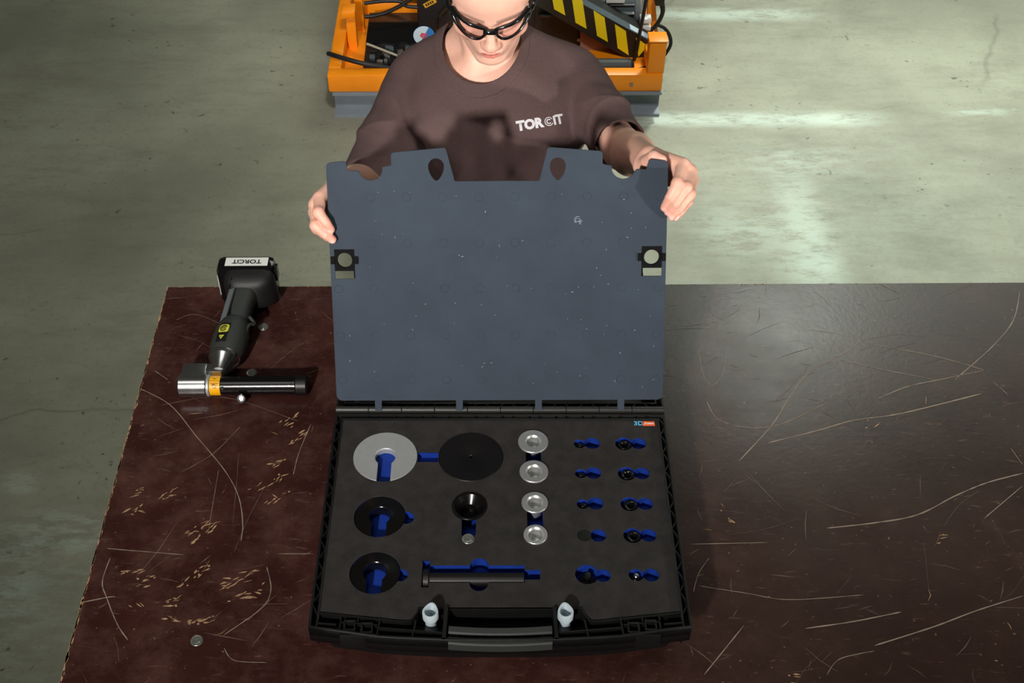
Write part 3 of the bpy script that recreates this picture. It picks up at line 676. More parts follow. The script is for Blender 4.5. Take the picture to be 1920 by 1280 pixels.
o = lat('round_disc', [(0.0024, 0), (0.0500, 0), (0.0500, 0.0108), (0.0494, 0.0115), (0.006, 0.0119), (0.0046, 0.0112), (0.0030, 0.0112), (0.0024, 0.0105)], M['black_metal_matt'], seg=80, closed=True)
thing1(o, -0.0459, -0.0868, ZF-0.0114, 'large flat black disc with tiny centre hole, beside silver disc', 'disc')
for y, R_, lb, r0 in ((-0.2040, 0.0381, 'black slotted dished ring with blue slot, nearer the silver disc', 0.0160), (-0.3050, 0.0361, 'black slotted dished ring in the front left corner of the foam', 0.0165)):
    o = cslot('slotted_ring', [(r0, -0.0155), (R_-0.001, -0.0165), (R_, -0.015), (R_, -0.002), (R_-0.0012, 0.0), (r0+0.006, 0.0015), (r0+0.001, 0.0025), (r0, 0.0015)], 0.0112, M['black_metal'])
    thing1(o, -0.1800, y, ZF-0.0006, lb, 'ring')
o = lat('cone_cup', [(0.0262, 0.0), (0.0264, 0.0022), (0.0255, 0.0030), (0.0225, 0.0026), (0.0118, -0.0085), (0.0100, -0.0180), (0, -0.0180), (0, -0.021), (0.0108, -0.021), (0.0130, -0.0075), (0.0235, 0.0)], M['black_metal'], seg=64)
thing1(o, -0.0467, -0.1863, ZF, 'glossy black conical cup beside small zinc screw disc', 'cone')
o = link('screw_disc', bh); thing1(o, -0.0476, -0.2457, ZF+0.0002, 'small dull zinc screw disc in front of the black cone', 'screw')
for y, R_, lb in ((-0.0576, 0.0238, 'widest turned aluminium bushing, farthest of the four in the column'), (-0.1187, 0.0222, 'second farthest turned aluminium bushing of the column of four'),
                  (-0.1792, 0.0200, 'third turned aluminium bushing, above a blue slot, second from front'), (-0.2389, 0.0178, 'narrowest turned aluminium bushing, nearest the black tube')):
    o = lat('flanged_bushing', [(0, -0.024), (0.0108, -0.024), (0.0110, -0.001), (R_, 0.0002), (R_, 0.0022), (R_-0.0006, 0.0028), (0.0128, 0.0028), (0.0104, 0.0002), (0.0100, -0.0195), (0, -0.0200)], M['alu'], seg=64)
    thing1(o, 0.0519, y, ZF, lb, 'bushing', 'turned aluminium bushings in a column')
nm = ('farthest', 'second farthest', 'third farthest')
for i, (x, y) in enumerate(((0.1262, -0.0592), (0.1252, -0.1200), (0.1254, -0.1795))):
    o = lat('round_head_pin', [(0, 0), (0.0068, 0), (0.0072, 0.0005), (0.0072, 0.0115), (0.0064, 0.0150), (0.0045, 0.0176), (0.0022, 0.0188), (0, 0.0190)], M['black_gloss'], seg=32, angle=60)
    thing1(o, x, y, ZF-0.0219, nm[i]+' small black round headed pin in left column of blue pockets', 'pin', 'small black pins in blue pockets')
o = lat('flat_disc', [(0, 0), (0.0100, 0), (0.0104, 0.0005), (0.0104, 0.0204), (0.0099, 0.0210), (0, 0.0213)], M['gunmetal'], seg=48)
thing1(o, 0.1242, -0.2389, ZF-0.0219, 'small flat gunmetal disc filling its blue pocket', 'disc')
kn = empty('knob', label='large black knob with bright tip in front left blue pocket', cat='knob'); thing1(kn, 0.1255, -0.3085, ZF-0.0238, kn['label'], 'knob')
lat('knob_body', [(0, 0), (0.0112, 0), (0.0118, 0.001), (0.0118, 0.0100), (0.0105, 0.0118), (0.0062, 0.0128), (0.0054, 0.0140), (0, 0.0140)], M['black_metal'], kn, 40)
lat('knob_tip', [(0, 0.0139), (0.0046, 0.0139), (0.0046, 0.0225), (0.0038, 0.0240), (0, 0.0243)], M['gunmetal'], kn, 28)
nm = ('farthest', 'second farthest', 'third farthest', 'nearest')
for i, (x, y) in enumerate(((0.1966, -0.0592), (0.1968, -0.1200), (0.1970, -0.1795), (0.1970, -0.2380))):
    prof = [(0.0046, 0.001), (0.0106, 0.0), (0.0112, 0.0012), (0.0112, 0.0140), (0.0106, 0.0168), (0.0092, 0.0184), (0.0074, 0.0187), (0.0058, 0.0177), (0.0046, 0.0150)]
    o = lat('round_nut', prof, M['black_gloss'], seg=40, angle=60, closed=True)
    thing1(o, x, y, ZF-0.0219, nm[i]+' black ring nut in the right column of blue pockets', 'nut', 'black ring nuts in blue pockets')
kn = empty('tipped_pin', label='t', cat='pin'); thing1(kn, 0.1957, -0.3085, ZF-0.0219, 'black pin with bright tip in front right blue pocket', 'pin')
lat('pin_body', [(0, 0), (0.0078, 0), (0.0082, 0.001), (0.0082, 0.010), (0.0070, 0.0130), (0.0045, 0.0145), (0, 0.0145)], M['black_gloss'], kn, 32, angle=60)
lat('pin_tip', [(0, 0.0143), (0.0040, 0.0143), (0.0040, 0.0190), (0.0030, 0.0202), (0, 0.0204)], M['steel'], kn, 24)
RY = Matrix.Rotation(math.pi/2, 4, 'Y')
tb = empty('flanged_tube', label='t', cat='tube'); thing1(tb, -0.1110, -0.3118, ZF-0.0082, 'black steel tube with end flange lying in the front of the foam', 'tube')
lat('tube_body', [(0, 0.006), (0.0105, 0.006), (0.0105, 0.1445), (0.0100, 0.1450), (0.0070, 0.1450), (0.0066, 0.140), (0, 0.140)], M['black_metal_matt'], tb, 48, RY)
lat('end_flange', [(0, 0), (0.0150, 0), (0.0158, 0.0008), (0.0158, 0.0078), (0.0150, 0.0086), (0, 0.0086)], M['black_metal_matt'], tb, 48, RY)

# ------------------------------------------------------------------ cordless angle tool on the left
tool = empty('cordless_tool', (-0.46, 1.60, 0), 0, 'black cordless angle tool with silver gear head and black barrel lying on table', 'power tool')
def tp(o, parent=None):
    o.parent = parent or tool
    if parent is None: o.location = Vector(o.location)-Vector((-0.46, 1.60, 0))
    return o
TX = lambda x, y, z: Matrix.Translation((x, y, z))
AXX = Matrix.Rotation(math.pi/2, 4, 'Y')                       # lathe z -> x
def AXY(x, y, z, tilt=0.0, yaw=0.0): return TX(x, y, z) @ Matrix.Rotation(yaw, 4, 'Z') @ Matrix.Rotation(tilt, 4, 'X') @ Matrix.Rotation(-math.pi/2, 4, 'X')   # lathe z -> +y
by, bz = 1.494, 0.0195
def cylx(name, x0, x1, r, material, bev=0.0012, y=by, z=bz, seg=48):
    L = x1-x0
    return lat(name, [(0, 0), (r-bev, 0), (r, bev), (r, L-bev), (r-bev, L), (0, L)], material, None, seg, TX(x0, y, z) @ AXX)
bm = bmesh.new()
lathe(bm, [(0, 0), (0.0175, 0), (0.0205, 0.003), (0.0205, 0.048), (0.0195, 0.049), (0, 0.049)], 48, TX(-0.535, by, 0.0208) @ AXX)
box(bm, -0.531, -0.487, by, by+0.036, 0.006, 0.0405, bev=0.004); box(bm, -0.490, -0.459, by+0.014, by+0.034, 0.010, 0.0405, bev=0.003)
bmesh.ops.recalc_face_normals(bm, faces=bm.faces)
o = tp(obj('gear_head', bm, M['steel'], None, True, 35)); o['label'] = 'silver gear head'
tp(cylx('collar_ring', -0.4865, -0.4805, 0.0188, M['alu_matt']))
lb = tp(cylx('amber_warning_label', -0.4800, -0.4620, 0.0172, M['amber_label'], 0.0002)); lb['label'] = 'amber label with a black warning triangle'
def onbarrel(x, a, r=0.01735): return (x, by-r*math.sin(a), bz+r*math.cos(a))
bm = bmesh.new()                                                # black triangle with a crushed hand sign, printed round the label
def strip(pts, w=0.0007):
    P = []
    for (x0, a0), (x1, a1) in zip(pts, pts[1:]): P += [(x0+(x1-x0)*i/6, a0+(a1-a0)*i/6) for i in range(6)]
    P.append(pts[-1])
    tube(bm, [onbarrel(*q) for q in P], w/2, 5)
strip([(-0.4775, 0.55), (-0.4645, 0.55), (-0.4710, 1.10), (-0.4775, 0.55)])
strip([(-0.4798, 0.28), (-0.4622, 0.28)], 0.0005); strip([(-0.4745, 0.68), (-0.4700, 0.68)], 0.0020); strip([(-0.4700, 0.68), (-0.4690, 0.80)], 0.0008); strip([(-0.4730, 0.02), (-0.4700, 0.02)], 0.0012)
o = obj('label_print', bm, M['ink']); o.parent = lb; o.location = (0, 0, 0)
tp(cylx('barrel', -0.4622, -0.333, 0.0160, M['black_metal']))
tp(cylx('end_cap', -0.334, -0.3135, 0.0178, M['black_metal_matt'], 0.0018)); tp(cylx('cap_ring', -0.3395, -0.3335, 0.0166, M['black_metal'], 0.0006))
o = tp(lat('barrel_button', [(0, 0), (0.0034, 0), (0.0034, 0.0012), (0.0026, 0.0018), (0, 0.0018)], M['gunmetal'], None, 20, TX(-0.4575, by-0.0140, bz+0.0075) @ Matrix.Rotation(math.radians(62), 4, 'X')))
bm = bmesh.new(); lathe(bm, [(0, -0.010), (0.0028, -0.010), (0.0028, -0.004), (0.0060, -0.004), (0.0082, 0.0), (0.0085, 0.003), (0.0070, 0.0065), (0.0042, 0.0072), (0.0036, 0.004), (0, 0.004)], 32, TX(-0.4250, 1.4700, 0.0125) @ Matrix.Rotation(math.radians(55), 4, 'X'))
bmesh.ops.recalc_face_normals(bm, faces=bm.faces)
o = tp(obj('side_nipple', bm, M['steel'], None, True, 40)); o['label'] = 'bright steel nipple on the barrel'
tilt = math.radians(3); yaw = math.radians(-6)
BODY = AXY(-0.4665, 1.510, 0.032, tilt, yaw)
tp(lat('cone_nose', [(0, 0.004), (0.0125, 0.004), (0.0130, 0.0065), (0.0262, 0.0300), (0.0272, 0.0320), (0.0272, 0.0390), (0.026, 0.0400), (0, 0.040)], M['steel'], None, 56, BODY))
tp(lat('motor_body', [(0, 0.0395), (0.0268, 0.0395), (0.0288, 0.047), (0.0306, 0.062), (0.0312, 0.080), (0.0300, 0.098), (0.0268, 0.112), (0.0235, 0.120), (0, 0.122)], M['rubber'], None, 48, BODY, 50))
# body stickers: lime square with an ear and goggles sign, and a small triangle on a black backing
STK = BODY @ Matrix.Rotation(math.radians(-12), 4, 'Z')
def wrapquad(pts, name, material, dr, parent):
    """flat print wrapped on the motor body: pts are (arc position, along) in metres"""
    b_ = bmesh.new(); vs = [b_.verts.new((u, v, 0)) for u, v in pts]; b_.faces.new(vs)
    bmesh.ops.triangulate(b_, faces=b_.faces)
    bmesh.ops.subdivide_edges(b_, edges=b_.edges, cuts=4, use_grid_fill=True)
    prof_z = [0.0395, 0.047, 0.062, 0.080, 0.098, 0.112, 0.120]; prof_r = [0.0268, 0.0288, 0.0306, 0.0312, 0.0300, 0.0268, 0.0235]
    for v in b_.verts:
        r = float(np.interp(v.co.y, prof_z, prof_r))+dr; a = v.co.x/0.031
        # top of the body: lathe -y axis maps to world +z
        v.co = STK @ Vector((r*math.sin(a), -r*math.cos(a), v.co.y))
    o_ = obj(name, b_, material); o_.parent = parent; return o_
sb = wrapquad([(-0.0100, 0.050), (0.0100, 0.050), (0.0105, 0.094), (-0.0095, 0.094)], 'body_label', M['ink'], 0.0004, None); tp(sb)
sb['label'] = 'black label with lime warning signs'
sq = lambda cx, cy, r: [(cx-r, cy-r*0.7), (cx-r*0.7, cy-r), (cx+r*0.7, cy-r), (cx+r, cy-r*0.7), (cx+r, cy+r*0.7), (cx+r*0.7, cy+r), (cx-r*0.7, cy+r), (cx-r, cy+r*0.7)]
wrapquad(sq(0, 0.080, 0.0092), 'lime_square', M['yellow_label'], 0.0007, sb)
wrapquad([(0.0050, 0.0635), (-0.0050, 0.0635), (0, 0.0545)], 'lime_triangle', M['yellow_label'], 0.0007, sb)
bm = bmesh.new()
def onbody(u, v, dr=0.0010):
    r = float(np.interp(v, [0.0395, 0.047, 0.062, 0.080, 0.098], [0.0268, 0.0288, 0.0306, 0.0312, 0.0300]))+dr; a = u/0.031
    return STK @ Vector((r*math.sin(a), -r*math.cos(a), v))
tube(bm, [onbody(0.0060*math.cos(t), 0.080+0.0060*math.sin(t)) for t in np.linspace(0.4, 5.6, 20)], 0.0008, 5)
for cx, cy, r in ((-0.0022, 0.0795, 0.0017), (0.0024, 0.0795, 0.0017)):
    tube(bm, [onbody(cx+r*math.cos(t), cy+r*math.sin(t)) for t in np.linspace(0, 6.28, 12)[:-1]], 0.0006, 4, True)
tube(bm, [onbody(-0.004, 0.0838), onbody(0.0, 0.0850), onbody(0.004, 0.0838)], 0.0007, 4); tube(bm, [onbody(0, 0.0615), onbody(0.0006, 0.0595), onbody(-0.0004, 0.0590), onbody(0, 0.0570)], 0.0005, 4)
o = obj('sign_print', bm, M['ink'], sb)
def loft(name, secs, material, seg=28, angle=60):
    """secs: (x, y, z, half width, half height, squareness) along the tool's length"""
    b_ = bmesh.new(); rows = []
    for x, y, z, w, h, p_ in secs:
        row = []
        for i in range(seg):
            a = 2*math.pi*i/seg; c, s = math.cos(a), math.sin(a)
            row.append(b_.verts.new((x+w*math.copysign(abs(c)**p_, c), y, z+h*math.copysign(abs(s)**p_, s))))
        rows.append(row)
    for A, B in zip(rows, rows[1:]):
        for i in range(seg): b_.faces.new((A[i], A[(i+1) % seg], B[(i+1) % seg], B[i]))
    b_.faces.new(rows[0]); b_.faces.new(rows[-1]); bmesh.ops.recalc_face_normals(b_, faces=b_.faces)
    return obj(name, b_, material, None, True, angle)
tp(loft('grip', [(-0.4575, 1.612, 0.034, 0.0245, 0.0215, 0.8), (-0.4555, 1.630, 0.038, 0.0232, 0.0215, 0.75), (-0.4515, 1.660, 0.042, 0.0222, 0.0225, 0.7), (-0.4475, 1.690, 0.045, 0.0235, 0.0240, 0.7), (-0.445, 1.705, 0.046, 0.026, 0.026, 0.7)], M['rubber']))
bm = bmesh.new()
for (x0, y0, z0), (x1, y1, z1) in (((-0.4735, 1.615, 0.0500), (-0.4640, 1.702, 0.0640)),): bar(bm, (x0, y0, z0), (x1, y1, z1), 0.0120, 0.006, roll=-0.55)
o = tp(obj('side_shell', bm, M['grey_grip'])); o['label'] = 'lighter grey strip along the grip'
bm = bmesh.new(); bar(bm, (-0.4630, 1.617, 0.0560), (-0.4530, 1.700, 0.0680), 0.009, 0.003, roll=0.1); tp(obj('grip_inlay', bm, M['black_gloss']))
bm = bmesh.new()
tube(bm, smoothpath([(-0.4310, 1.600, 0.046), (-0.4270, 1.618, 0.046), (-0.4200, 1.628, 0.040), (-0.4300, 1.640, 0.046)], 6), 0.0032, 8)
tp(obj('trigger', bm, M['rubber'], None, True))
tp(loft('foot_housing', [(-0.442, 1.692, 0.043, 0.028, 0.026, 0.6), (-0.438, 1.702, 0.044, 0.040, 0.034, 0.5), (-0.438, 1.712, 0.044, 0.046, 0.0385, 0.42), (-0.438, 1.726, 0.044, 0.047, 0.040, 0.4)], M['dark_rubber'], 40))
bm = bmesh.new()
for i in range(4): bar(bm, (-0.470+0.0065*i, 1.6955+0.001*i, 0.0645), (-0.4655+0.0065*i, 1.7085+0.001*i, 0.0785), 0.0024, 0.004)
tp(obj('vent_rib', bm, M['black_gloss']))
bt = tp(bx('battery_pack', (-0.499, -0.392, 1.722, 1.766, 0.0, 0.0865), M['black_gloss'], bev=0.012, smooth=True)); bt['label'] = 'glossy black battery pack'
lbl = bx('battery_label', (-0.482, -0.404, 1.7335, 1.7560, 0.0863, 0.0868), M['white_label']); lbl.parent = bt
bm = text_bm('TORCiT', 0.0150, 0.03); bmesh.ops.transform(bm, matrix=TX(-0.443, 1.7448, 0.0871) @ Matrix.Rotation(math.pi, 4, 'Z'), verts=bm.verts); o = obj('label_letters', bm, M['ink'], bt)
o = bx('side_label', (-0.4997, -0.4988, 1.7345, 1.7545, 0.014, 0.062), M['white_label']); o.parent = bt
o = bx('release_clip', (-0.3935, -0.388, 1.732, 1.752, 0.050, 0.076), M['gunmetal'], bev=0.001); o.parent = bt

# ------------------------------------------------------------------ orange machine on the floor behind
mc = empty('machine', (0.04, 3.75, FLOOR_Z), 0, 'orange steel machine skid with yellow black striped arm behind the person', 'machine')
def mp_(o): o.parent = mc; o.location = Vector(o.location)-Vector((0.04, 3.75, FLOOR_Z)); return o
def prism_x(name, prof, x0, x1, material):
    b_ = bmesh.new(); A = [b_.verts.new((x0, y, z)) for y, z in prof]; B = [b_.verts.new((x1, y, z)) for y, z in prof]
    for i in range(len(prof)): b_.faces.new((A[i], A[(i+1) % len(prof)], B[(i+1) % len(prof)], B[i]))
    b_.faces.new(A); b_.faces.new(B[::-1]); bmesh.ops.recalc_face_normals(b_, faces=b_.faces); return obj(name, b_, material)
for y0 in (3.71, 4.95):
    F = FLOOR_Z
    prof = [(y0, F), (y0+0.1, F), (y0+0.1, F+0.011), (y0+0.056, F+0.016), (y0+0.056, F+0.084), (y0+0.1, F+0.089), (y0+0.1, F+0.10), (y0, F+0.10), (y0, F+0.089), (y0+0.044, F+0.084), (y0+0.044, F+0.016), (y0, F+0.011)]
    mp_(prism_x('grey_beam', prof, -0.5376, 0.6136, M['grey_beam']))
ZB, ZT = -0.82, -0.752
XL, XR = -0.5503, 0.6129
OR = M['orange']
o = mp_(bx('front_rail', (XL, XR, 3.715, 3.765, ZB, ZT), OR, bev=0.006)); o['label'] = 'orange front rail'
mp_(bx('side_rail', (XL, XL+0.045, 3.765, 5.2, ZB, ZT), OR, bev=0.005)); mp_(bx('side_rail', (XR-0.045, XR, 3.765, 5.2, ZB, ZT), OR, bev=0.005)); mp_(bx('rear_rail', (XL, XR, 5.16, 5.22, ZB, ZT), OR, bev=0.005))
mp_(bx('floor_plate', (XL+0.04, XR-0.04, 3.76, 5.18, ZB+0.004, ZB+0.012), OR))
mp_(lat('rail_bolt', [(0, 0), (0.007, 0), (0.006, 0.004), (0, 0.005)], M['zinc'], None, 16, TX(0.505, 3.715, -0.79) @ Matrix.Rotation(math.pi/2, 4, 'X')))
ps = mp_(bx('corner_post', (0.557, 0.6159, 3.722, 3.782, ZT-0.004, -0.6305), OR, bev=0.006))
o = bx('post_cap', (0.557-0.003, 0.6159+0.003, 3.719, 3.785, -0.6305, -0.6305+0.006), OR, bev=0.002); o.parent = ps
mp_(bx('left_upright', ((-0.5021, 3.9104, -0.805)[0], (-0.4676, 3.9102, -0.805)[0], 3.985, 4.015, -0.81, (-0.4857, 4.0, -0.6854)[2]), OR, bev=0.004))
mp_(bx('upright_bracket', ((-0.5021, 3.9104, -0.805)[0]-0.012, (-0.4676, 3.9102, -0.805)[0]+0.004, 3.96, 4.02, (-0.4832, 3.98, -0.6741)[2], (-0.4808, 3.98, -0.6447)[2]), OR, bev=0.006))
mp_(bx('rear_upright', ((-0.4823, 4.1145, -0.805)[0], (-0.4507, 4.1145, -0.805)[0], 4.11, 4.14, -0.81, -0.50), OR, bev=0.004))
mp_(bx('cross_bar', ((-0.4547, 4.2, -0.7806)[0], (-0.2431, 4.2, -0.7808)[0], 4.20, 4.25, -0.80, (-0.4203, 4.2, -0.7454)[2]), OR, bev=0.004))
# black control tray with components, partly under a smoked cover
x0, x1 = (-0.437, 3.787, -0.79)[0], (-0.2105, 3.7862, -0.79)[0]
y0, y1 = (-0.437, 3.787, -0.79)[1], (-0.4239, 4.2088, -0.79)[1]
tr = mp_(bx('control_tray', (x0, x1, y0, y1, -0.808, -0.792), M['dark_rubber'], bev=0.002)); tr['label'] = 'black tray of control electronics'
o = bx('smoked_cover', (x0, x1, y0+0.20, y1, -0.792, -0.785), M['black_gloss']); o.parent = tr
rm = random.Random(3)
for i in range(34):
    px_, py_ = rm.uniform(x0+0.015, x1-0.03), rm.uniform(y0+0.012, y0+0.17); w, d_, h = rm.uniform(0.006, 0.024), rm.uniform(0.006, 0.02), rm.uniform(0.004, 0.02)
    o = bx('component', (px_, px_+w, py_, py_+d_, -0.793, -0.792+h), rm.choice([M['black_gloss'], M['slate_paint'], M['zinc'], M['dark_rubber'], M['slate_paint']]), bev=0.001); o.parent = tr
bm = bmesh.new()
for i in range(16):
    a = x0+0.012+0.013*i; box(bm, a, a+rm.uniform(0.004, 0.009), y0+0.006, y0+0.018, -0.7925, -0.7912)
o = obj('terminal_strip', bm, M['zinc'], tr)
mp_(tub('pale_rod', [(-0.4297, 3.9534, -0.77), (-0.3166, 3.8735, -0.77)], 0.0045, mat('grey_rod', (170, 168, 150), 0.5), None, smooth_n=0))
mp_(tub('black_hose', [(-0.5553, 3.8305, -0.735), (-0.5053, 3.794, -0.73), (-0.4114, 3.765, -0.74), (-0.2851, 3.7912, -0.78)], 0.0085, M['dark_rubber']))
mp_(tub('black_hose', [(-0.4324, 4.0, -0.635), (-0.362, 4.0, -0.6267), (-0.3016, 4.0, -0.6288), (-0.2799, 4.0, -0.6477), (-0.2118, 4.0, -0.6519)], 0.007, M['dark_rubber']))
mp_(tub('black_hose', [(-0.4344, 4.0, -0.6875), (-0.4038, 4.0, -0.6855), (-0.3494, 4.0, -0.6686), (-0.2926, 4.0, -0.6372), (-0.2573, 4.0, -0.6102)], 0.0075, M['dark_rubber']))
# central black housing with stickers
xa, xb = (-0.2459, 3.99, -0.7012)[0], (0.3567, 4.05, -0.7362)[0]
hs = mp_(bx('black_housing', (xa, xb, 3.99, 4.75, -0.80, (-0.2031, 3.99, -0.4358)[2]), M['dark_rubber'], bev=0.012)); hs['label'] = 'black machine housing'
ht = (-0.2031, 3.99, -0.4358)[2]
o = bx('housing_lid', (xa-0.008, xb+0.008, 3.982, 4.758, ht-0.03, ht+0.012), M['slate_paint'], hs, bev=0.008); o['label'] = 'slate grey housing lid'
for i in range(9): bx('vent_slat', (xb-0.001, xb+0.006, 4.30, 4.62, -0.74+0.035*i, -0.722+0.035*i), M['matt_black'], hs)
for i in range(3): bx('side_rib', (xa+0.10+0.16*i, xa+0.13+0.16*i, 3.984, 3.992, -0.78, ht-0.04), M['dark_rubber'], hs, bev=0.002)
for x in (xa+0.02, xb-0.02):
    for z in (-0.775, ht-0.05): lat('housing_bolt', [(0, 0), (0.008, 0), (0.007, 0.005), (0, 0.006)], M['zinc'], hs, 12, TX(x, 3.99, z) @ Matrix.Rotation(math.pi/2, 4, 'X'))
tub('lifting_handle', [(xa+0.15, 4.3, ht+0.01), (xa+0.15, 4.3, ht+0.05), (xa+0.35, 4.3, ht+0.05), (xa+0.35, 4.3, ht+0.01)], 0.008, M['gunmetal'], hs, smooth_n=4)
cx_, cz_ = (-0.2251, 3.985, -0.7586)[0], (-0.2251, 3.985, -0.7586)[2]
R30 = TX(cx_, 3.9895, cz_) @ Matrix.Rotation(math.radians(28), 4, 'Y') @ Matrix.Rotation(math.pi/2, 4, 'X')
stk = lat('round_sticker', [(0, 0), (0.039, 0), (0.039, 0.001), (0, 0.001)], mat('blue_sticker', (38, 120, 190), 0.4), hs, 40, R30)
bm = fill2d([[(0.0385*math.cos(a), 0.0385*math.sin(a)) for a in np.linspace(math.pi*0.5, math.pi*1.5, 24)]], 0.0012, 0.0016); bmesh.ops.transform(bm, matrix=R30, verts=bm.verts); o = obj('sticker_half', bm, mat('pale_sticker', (196, 220, 232), 0.4), stk)
bm = bmesh.new()
for s in (-0.008, 0, 0.008): box(bm, -0.012, 0.012, s-0.0028, s+0.0028, 0.0018, 0.0024, mtx=R30 @ Matrix.Rotation(0.4*s*100, 4, 'Z'))
obj('sticker_mark', bm, mat('red_mark', (206, 70, 80), 0.5), stk)
yl = bx('yellow_plate', (-0.024, 0.024, -0.001, 0, -0.009, 0.009), mat('ochre_plate', (196, 148, 30), 0.5), hs, mtx=TX((-0.1991, 3.985, -0.629)[0], 3.9895, (-0.1991, 3.985, -0.629)[2]) @ Matrix.Rotation(math.radians(-30), 4, 'Y'))
bm = bmesh.new()
for i in range(4): box(bm, -0.017+0.0085*i, -0.0115+0.0085*i, -0.0018, -0.0008, -0.0045, 0.0045, mtx=TX((-0.1991, 3.985, -0.629)[0], 3.9895, (-0.1991, 3.985, -0.629)[2]) @ Matrix.Rotation(math.radians(-30), 4, 'Y'))
obj('plate_print', bm, M['ink'], yl)
mp_(tub('chrome_fitting', [(-0.1244, 3.96, -0.6049), (-0.142, 3.96, -0.6298), (-0.1655, 3.96, -0.659)], 0.009, M['gunmetal'], smooth_n=0)); mp_(tub('chrome_fitting', [(-0.1774, 3.96, -0.6758), (-0.181, 3.96, -0.7268)], 0.004, M['gunmetal'], smooth_n=0))
mp_(bx('dark_lever', ((0.1867, 3.97, -0.6608)[0], (0.2342, 3.97, -0.6609)[0], 3.96, 4.0, (0.187, 3.97, -0.6735)[2], (0.1866, 3.97, -0.6566)[2]), M['gunmetal'], bev=0.008))
# striped arm
YA = 3.95
face = [(0.135, 3.92, -0.4786), (0.5883, 3.92, -0.7433), (0.5893, 3.92, -0.8441), (0.5377, 3.92, -0.8306), (0.1179, 3.92, -0.5628)]
bm = bmesh.new(); A = [bm.verts.new(v) for v in face]; B = [bm.verts.new((x, y+0.11, z)) for x, y, z in face]
for i in range(len(face)): bm.faces.new((A[i], A[(i+1) % len(face)], B[(i+1) % len(face)], B[i]))
bm.faces.new(A); bm.faces.new(B[::-1]); bmesh.ops.recalc_face_normals(bm, faces=bm.faces)
arm = mp_(obj('striped_arm', bm, mat('black_arm_paint', (26, 26, 25), 0.5))); arm['label'] = 'black arm with slanted yellow hazard stripes'
def plate(name, pts, off, th, material, parent):
    b_ = bmesh.new(); A = [b_.verts.new((x, y-off, z)) for x, y, z in pts]; B = [b_.verts.new((x, y-off+th, z)) for x, y, z in pts]
    for i in range(len(pts)): b_.faces.new((A[i], A[(i+1) % len(pts)], B[(i+1) % len(pts)], B[i]))
    b_.faces.new(A); b_.faces.new(B[::-1]); bmesh.ops.recalc_face_normals(b_, faces=b_.faces); return obj(name, b_, material, parent)
for q in ([(0.2182, 3.92, -0.5105), (0.2578, 3.92, -0.5366), (0.2784, 3.92, -0.6386), (0.2382, 3.92, -0.6141)], [(0.2955, 3.92, -0.5548), (0.3367, 3.92, -0.5834), (0.3562, 3.92, -0.6915), (0.3153, 3.92, -0.6667)], [(0.3763, 3.92, -0.6192), (0.4169, 3.92, -0.6463), (0.435, 3.92, -0.7441), (0.3947, 3.92, -0.7192)],
          [(0.4551, 3.92, -0.6728), (0.496, 3.92, -0.7002), (0.5136, 3.92, -0.7982), (0.4715, 3.92, -0.7689)], [(0.534, 3.92, -0.726), (0.5754, 3.92, -0.7574), (0.576, 3.92, -0.7649), (0.5488, 3.92, -0.8042)]):
    plate('yellow_stripe', q, 0.0012, 0.001, M['hazard_yellow'], arm)
tp0, tp1 = Vector((0.135, 3.92, -0.4786)), Vector((0.5883, 3.92, -0.7433))
nrm = Vector((-(tp1-tp0).z, 0, (tp1-tp0).x)).normalized()
bm = bmesh.new(); vs = [p+nrm*0.002 for p in (tp0, tp1, tp1+Vector((0, 0.045, 0)), tp0+Vector((0, 0.045, 0)))]
vb = [v-nrm*0.0025 for v in vs]
A = [bm.verts.new(v) for v in vs]; B = [bm.verts.new(v) for v in vb]
bm.faces.new(A); bm.faces.new(B[::-1])
for i in range(4): bm.faces.new((A[i], A[(i+1) % 4], B[(i+1) % 4], B[i]))
bmesh.ops.recalc_face_normals(bm, faces=bm.faces)
obj('arm_top_plate', bm, M['slate_paint'], arm)
q0, q1 = tp0.lerp(tp1, 0.83), tp0.lerp(tp1, 0.99)
bm = bmesh.new(); A = [bm.verts.new(v+nrm*0.0030) for v in (q0+Vector((0, 0.006, 0)), q1+Vector((0, 0.006, 0)), q1+Vector((0, 0.040, 0)), q0+Vector((0, 0.040, 0)))]; B = [bm.verts.new(v.co-nrm*0.0008) for v in A]
bm.faces.new(A); bm.faces.new(B[::-1])
for i in range(4): bm.faces.new((A[i], A[(i+1) % 4], B[(i+1) % 4], B[i]))
bmesh.ops.recalc_face_normals(bm, faces=bm.faces); obj('pale_label', bm, mat('pale_blue_label', (190, 208, 220), 0.4), arm)
mp_(plate('rust_plate', [(0.3516, 3.97, -0.6906), (0.5436, 3.97, -0.7991), (0.545, 3.97, -0.8167), (0.3423, 3.97, -0.8164), (0.3383, 3.97, -0.7334)], 0, 0.015, M['rust'], None))
mp_(cylx('dark_cylinder', (0.3162, 3.81, -0.78)[0], (0.5202, 3.81, -0.7805)[0], 0.030, M['dark_rubber'], 0.012, 3.808, -0.778))
mt = empty('electric_motor'); mt.parent = mc; mt.location = (0, 0, 0)
def mm_(o): o.parent = mt; o.location = Vector(o.location)-Vector((0.04, 3.75, FLOOR_Z)); return o
yM = 4.12; zM = (0.4861, 4.12, -0.6935)[2]-0.01; xm0, xm1 = (0.3635, 4.06, -0.6667)[0], (0.5413, 4.06, -0.6669)[0]
mm_(cylx('motor_core', xm0, xm1, 0.072, M['slate_paint'], 0.004, yM, zM))
for i in range(15):
    a = math.radians(20+i*22); bm = bmesh.new(); box(bm, xm0+0.01, xm1-0.005, -0.0018, 0.0018, 0.07, 0.088, mtx=TX(0, yM, zM) @ Matrix.Rotation(a, 4, 'X')); mm_(obj('cooling_fin', bm, mat('fin_grey', (150, 154, 152), 0.5) if 'fin_grey' not in bpy.data.materials else bpy.data.materials['fin_grey']))
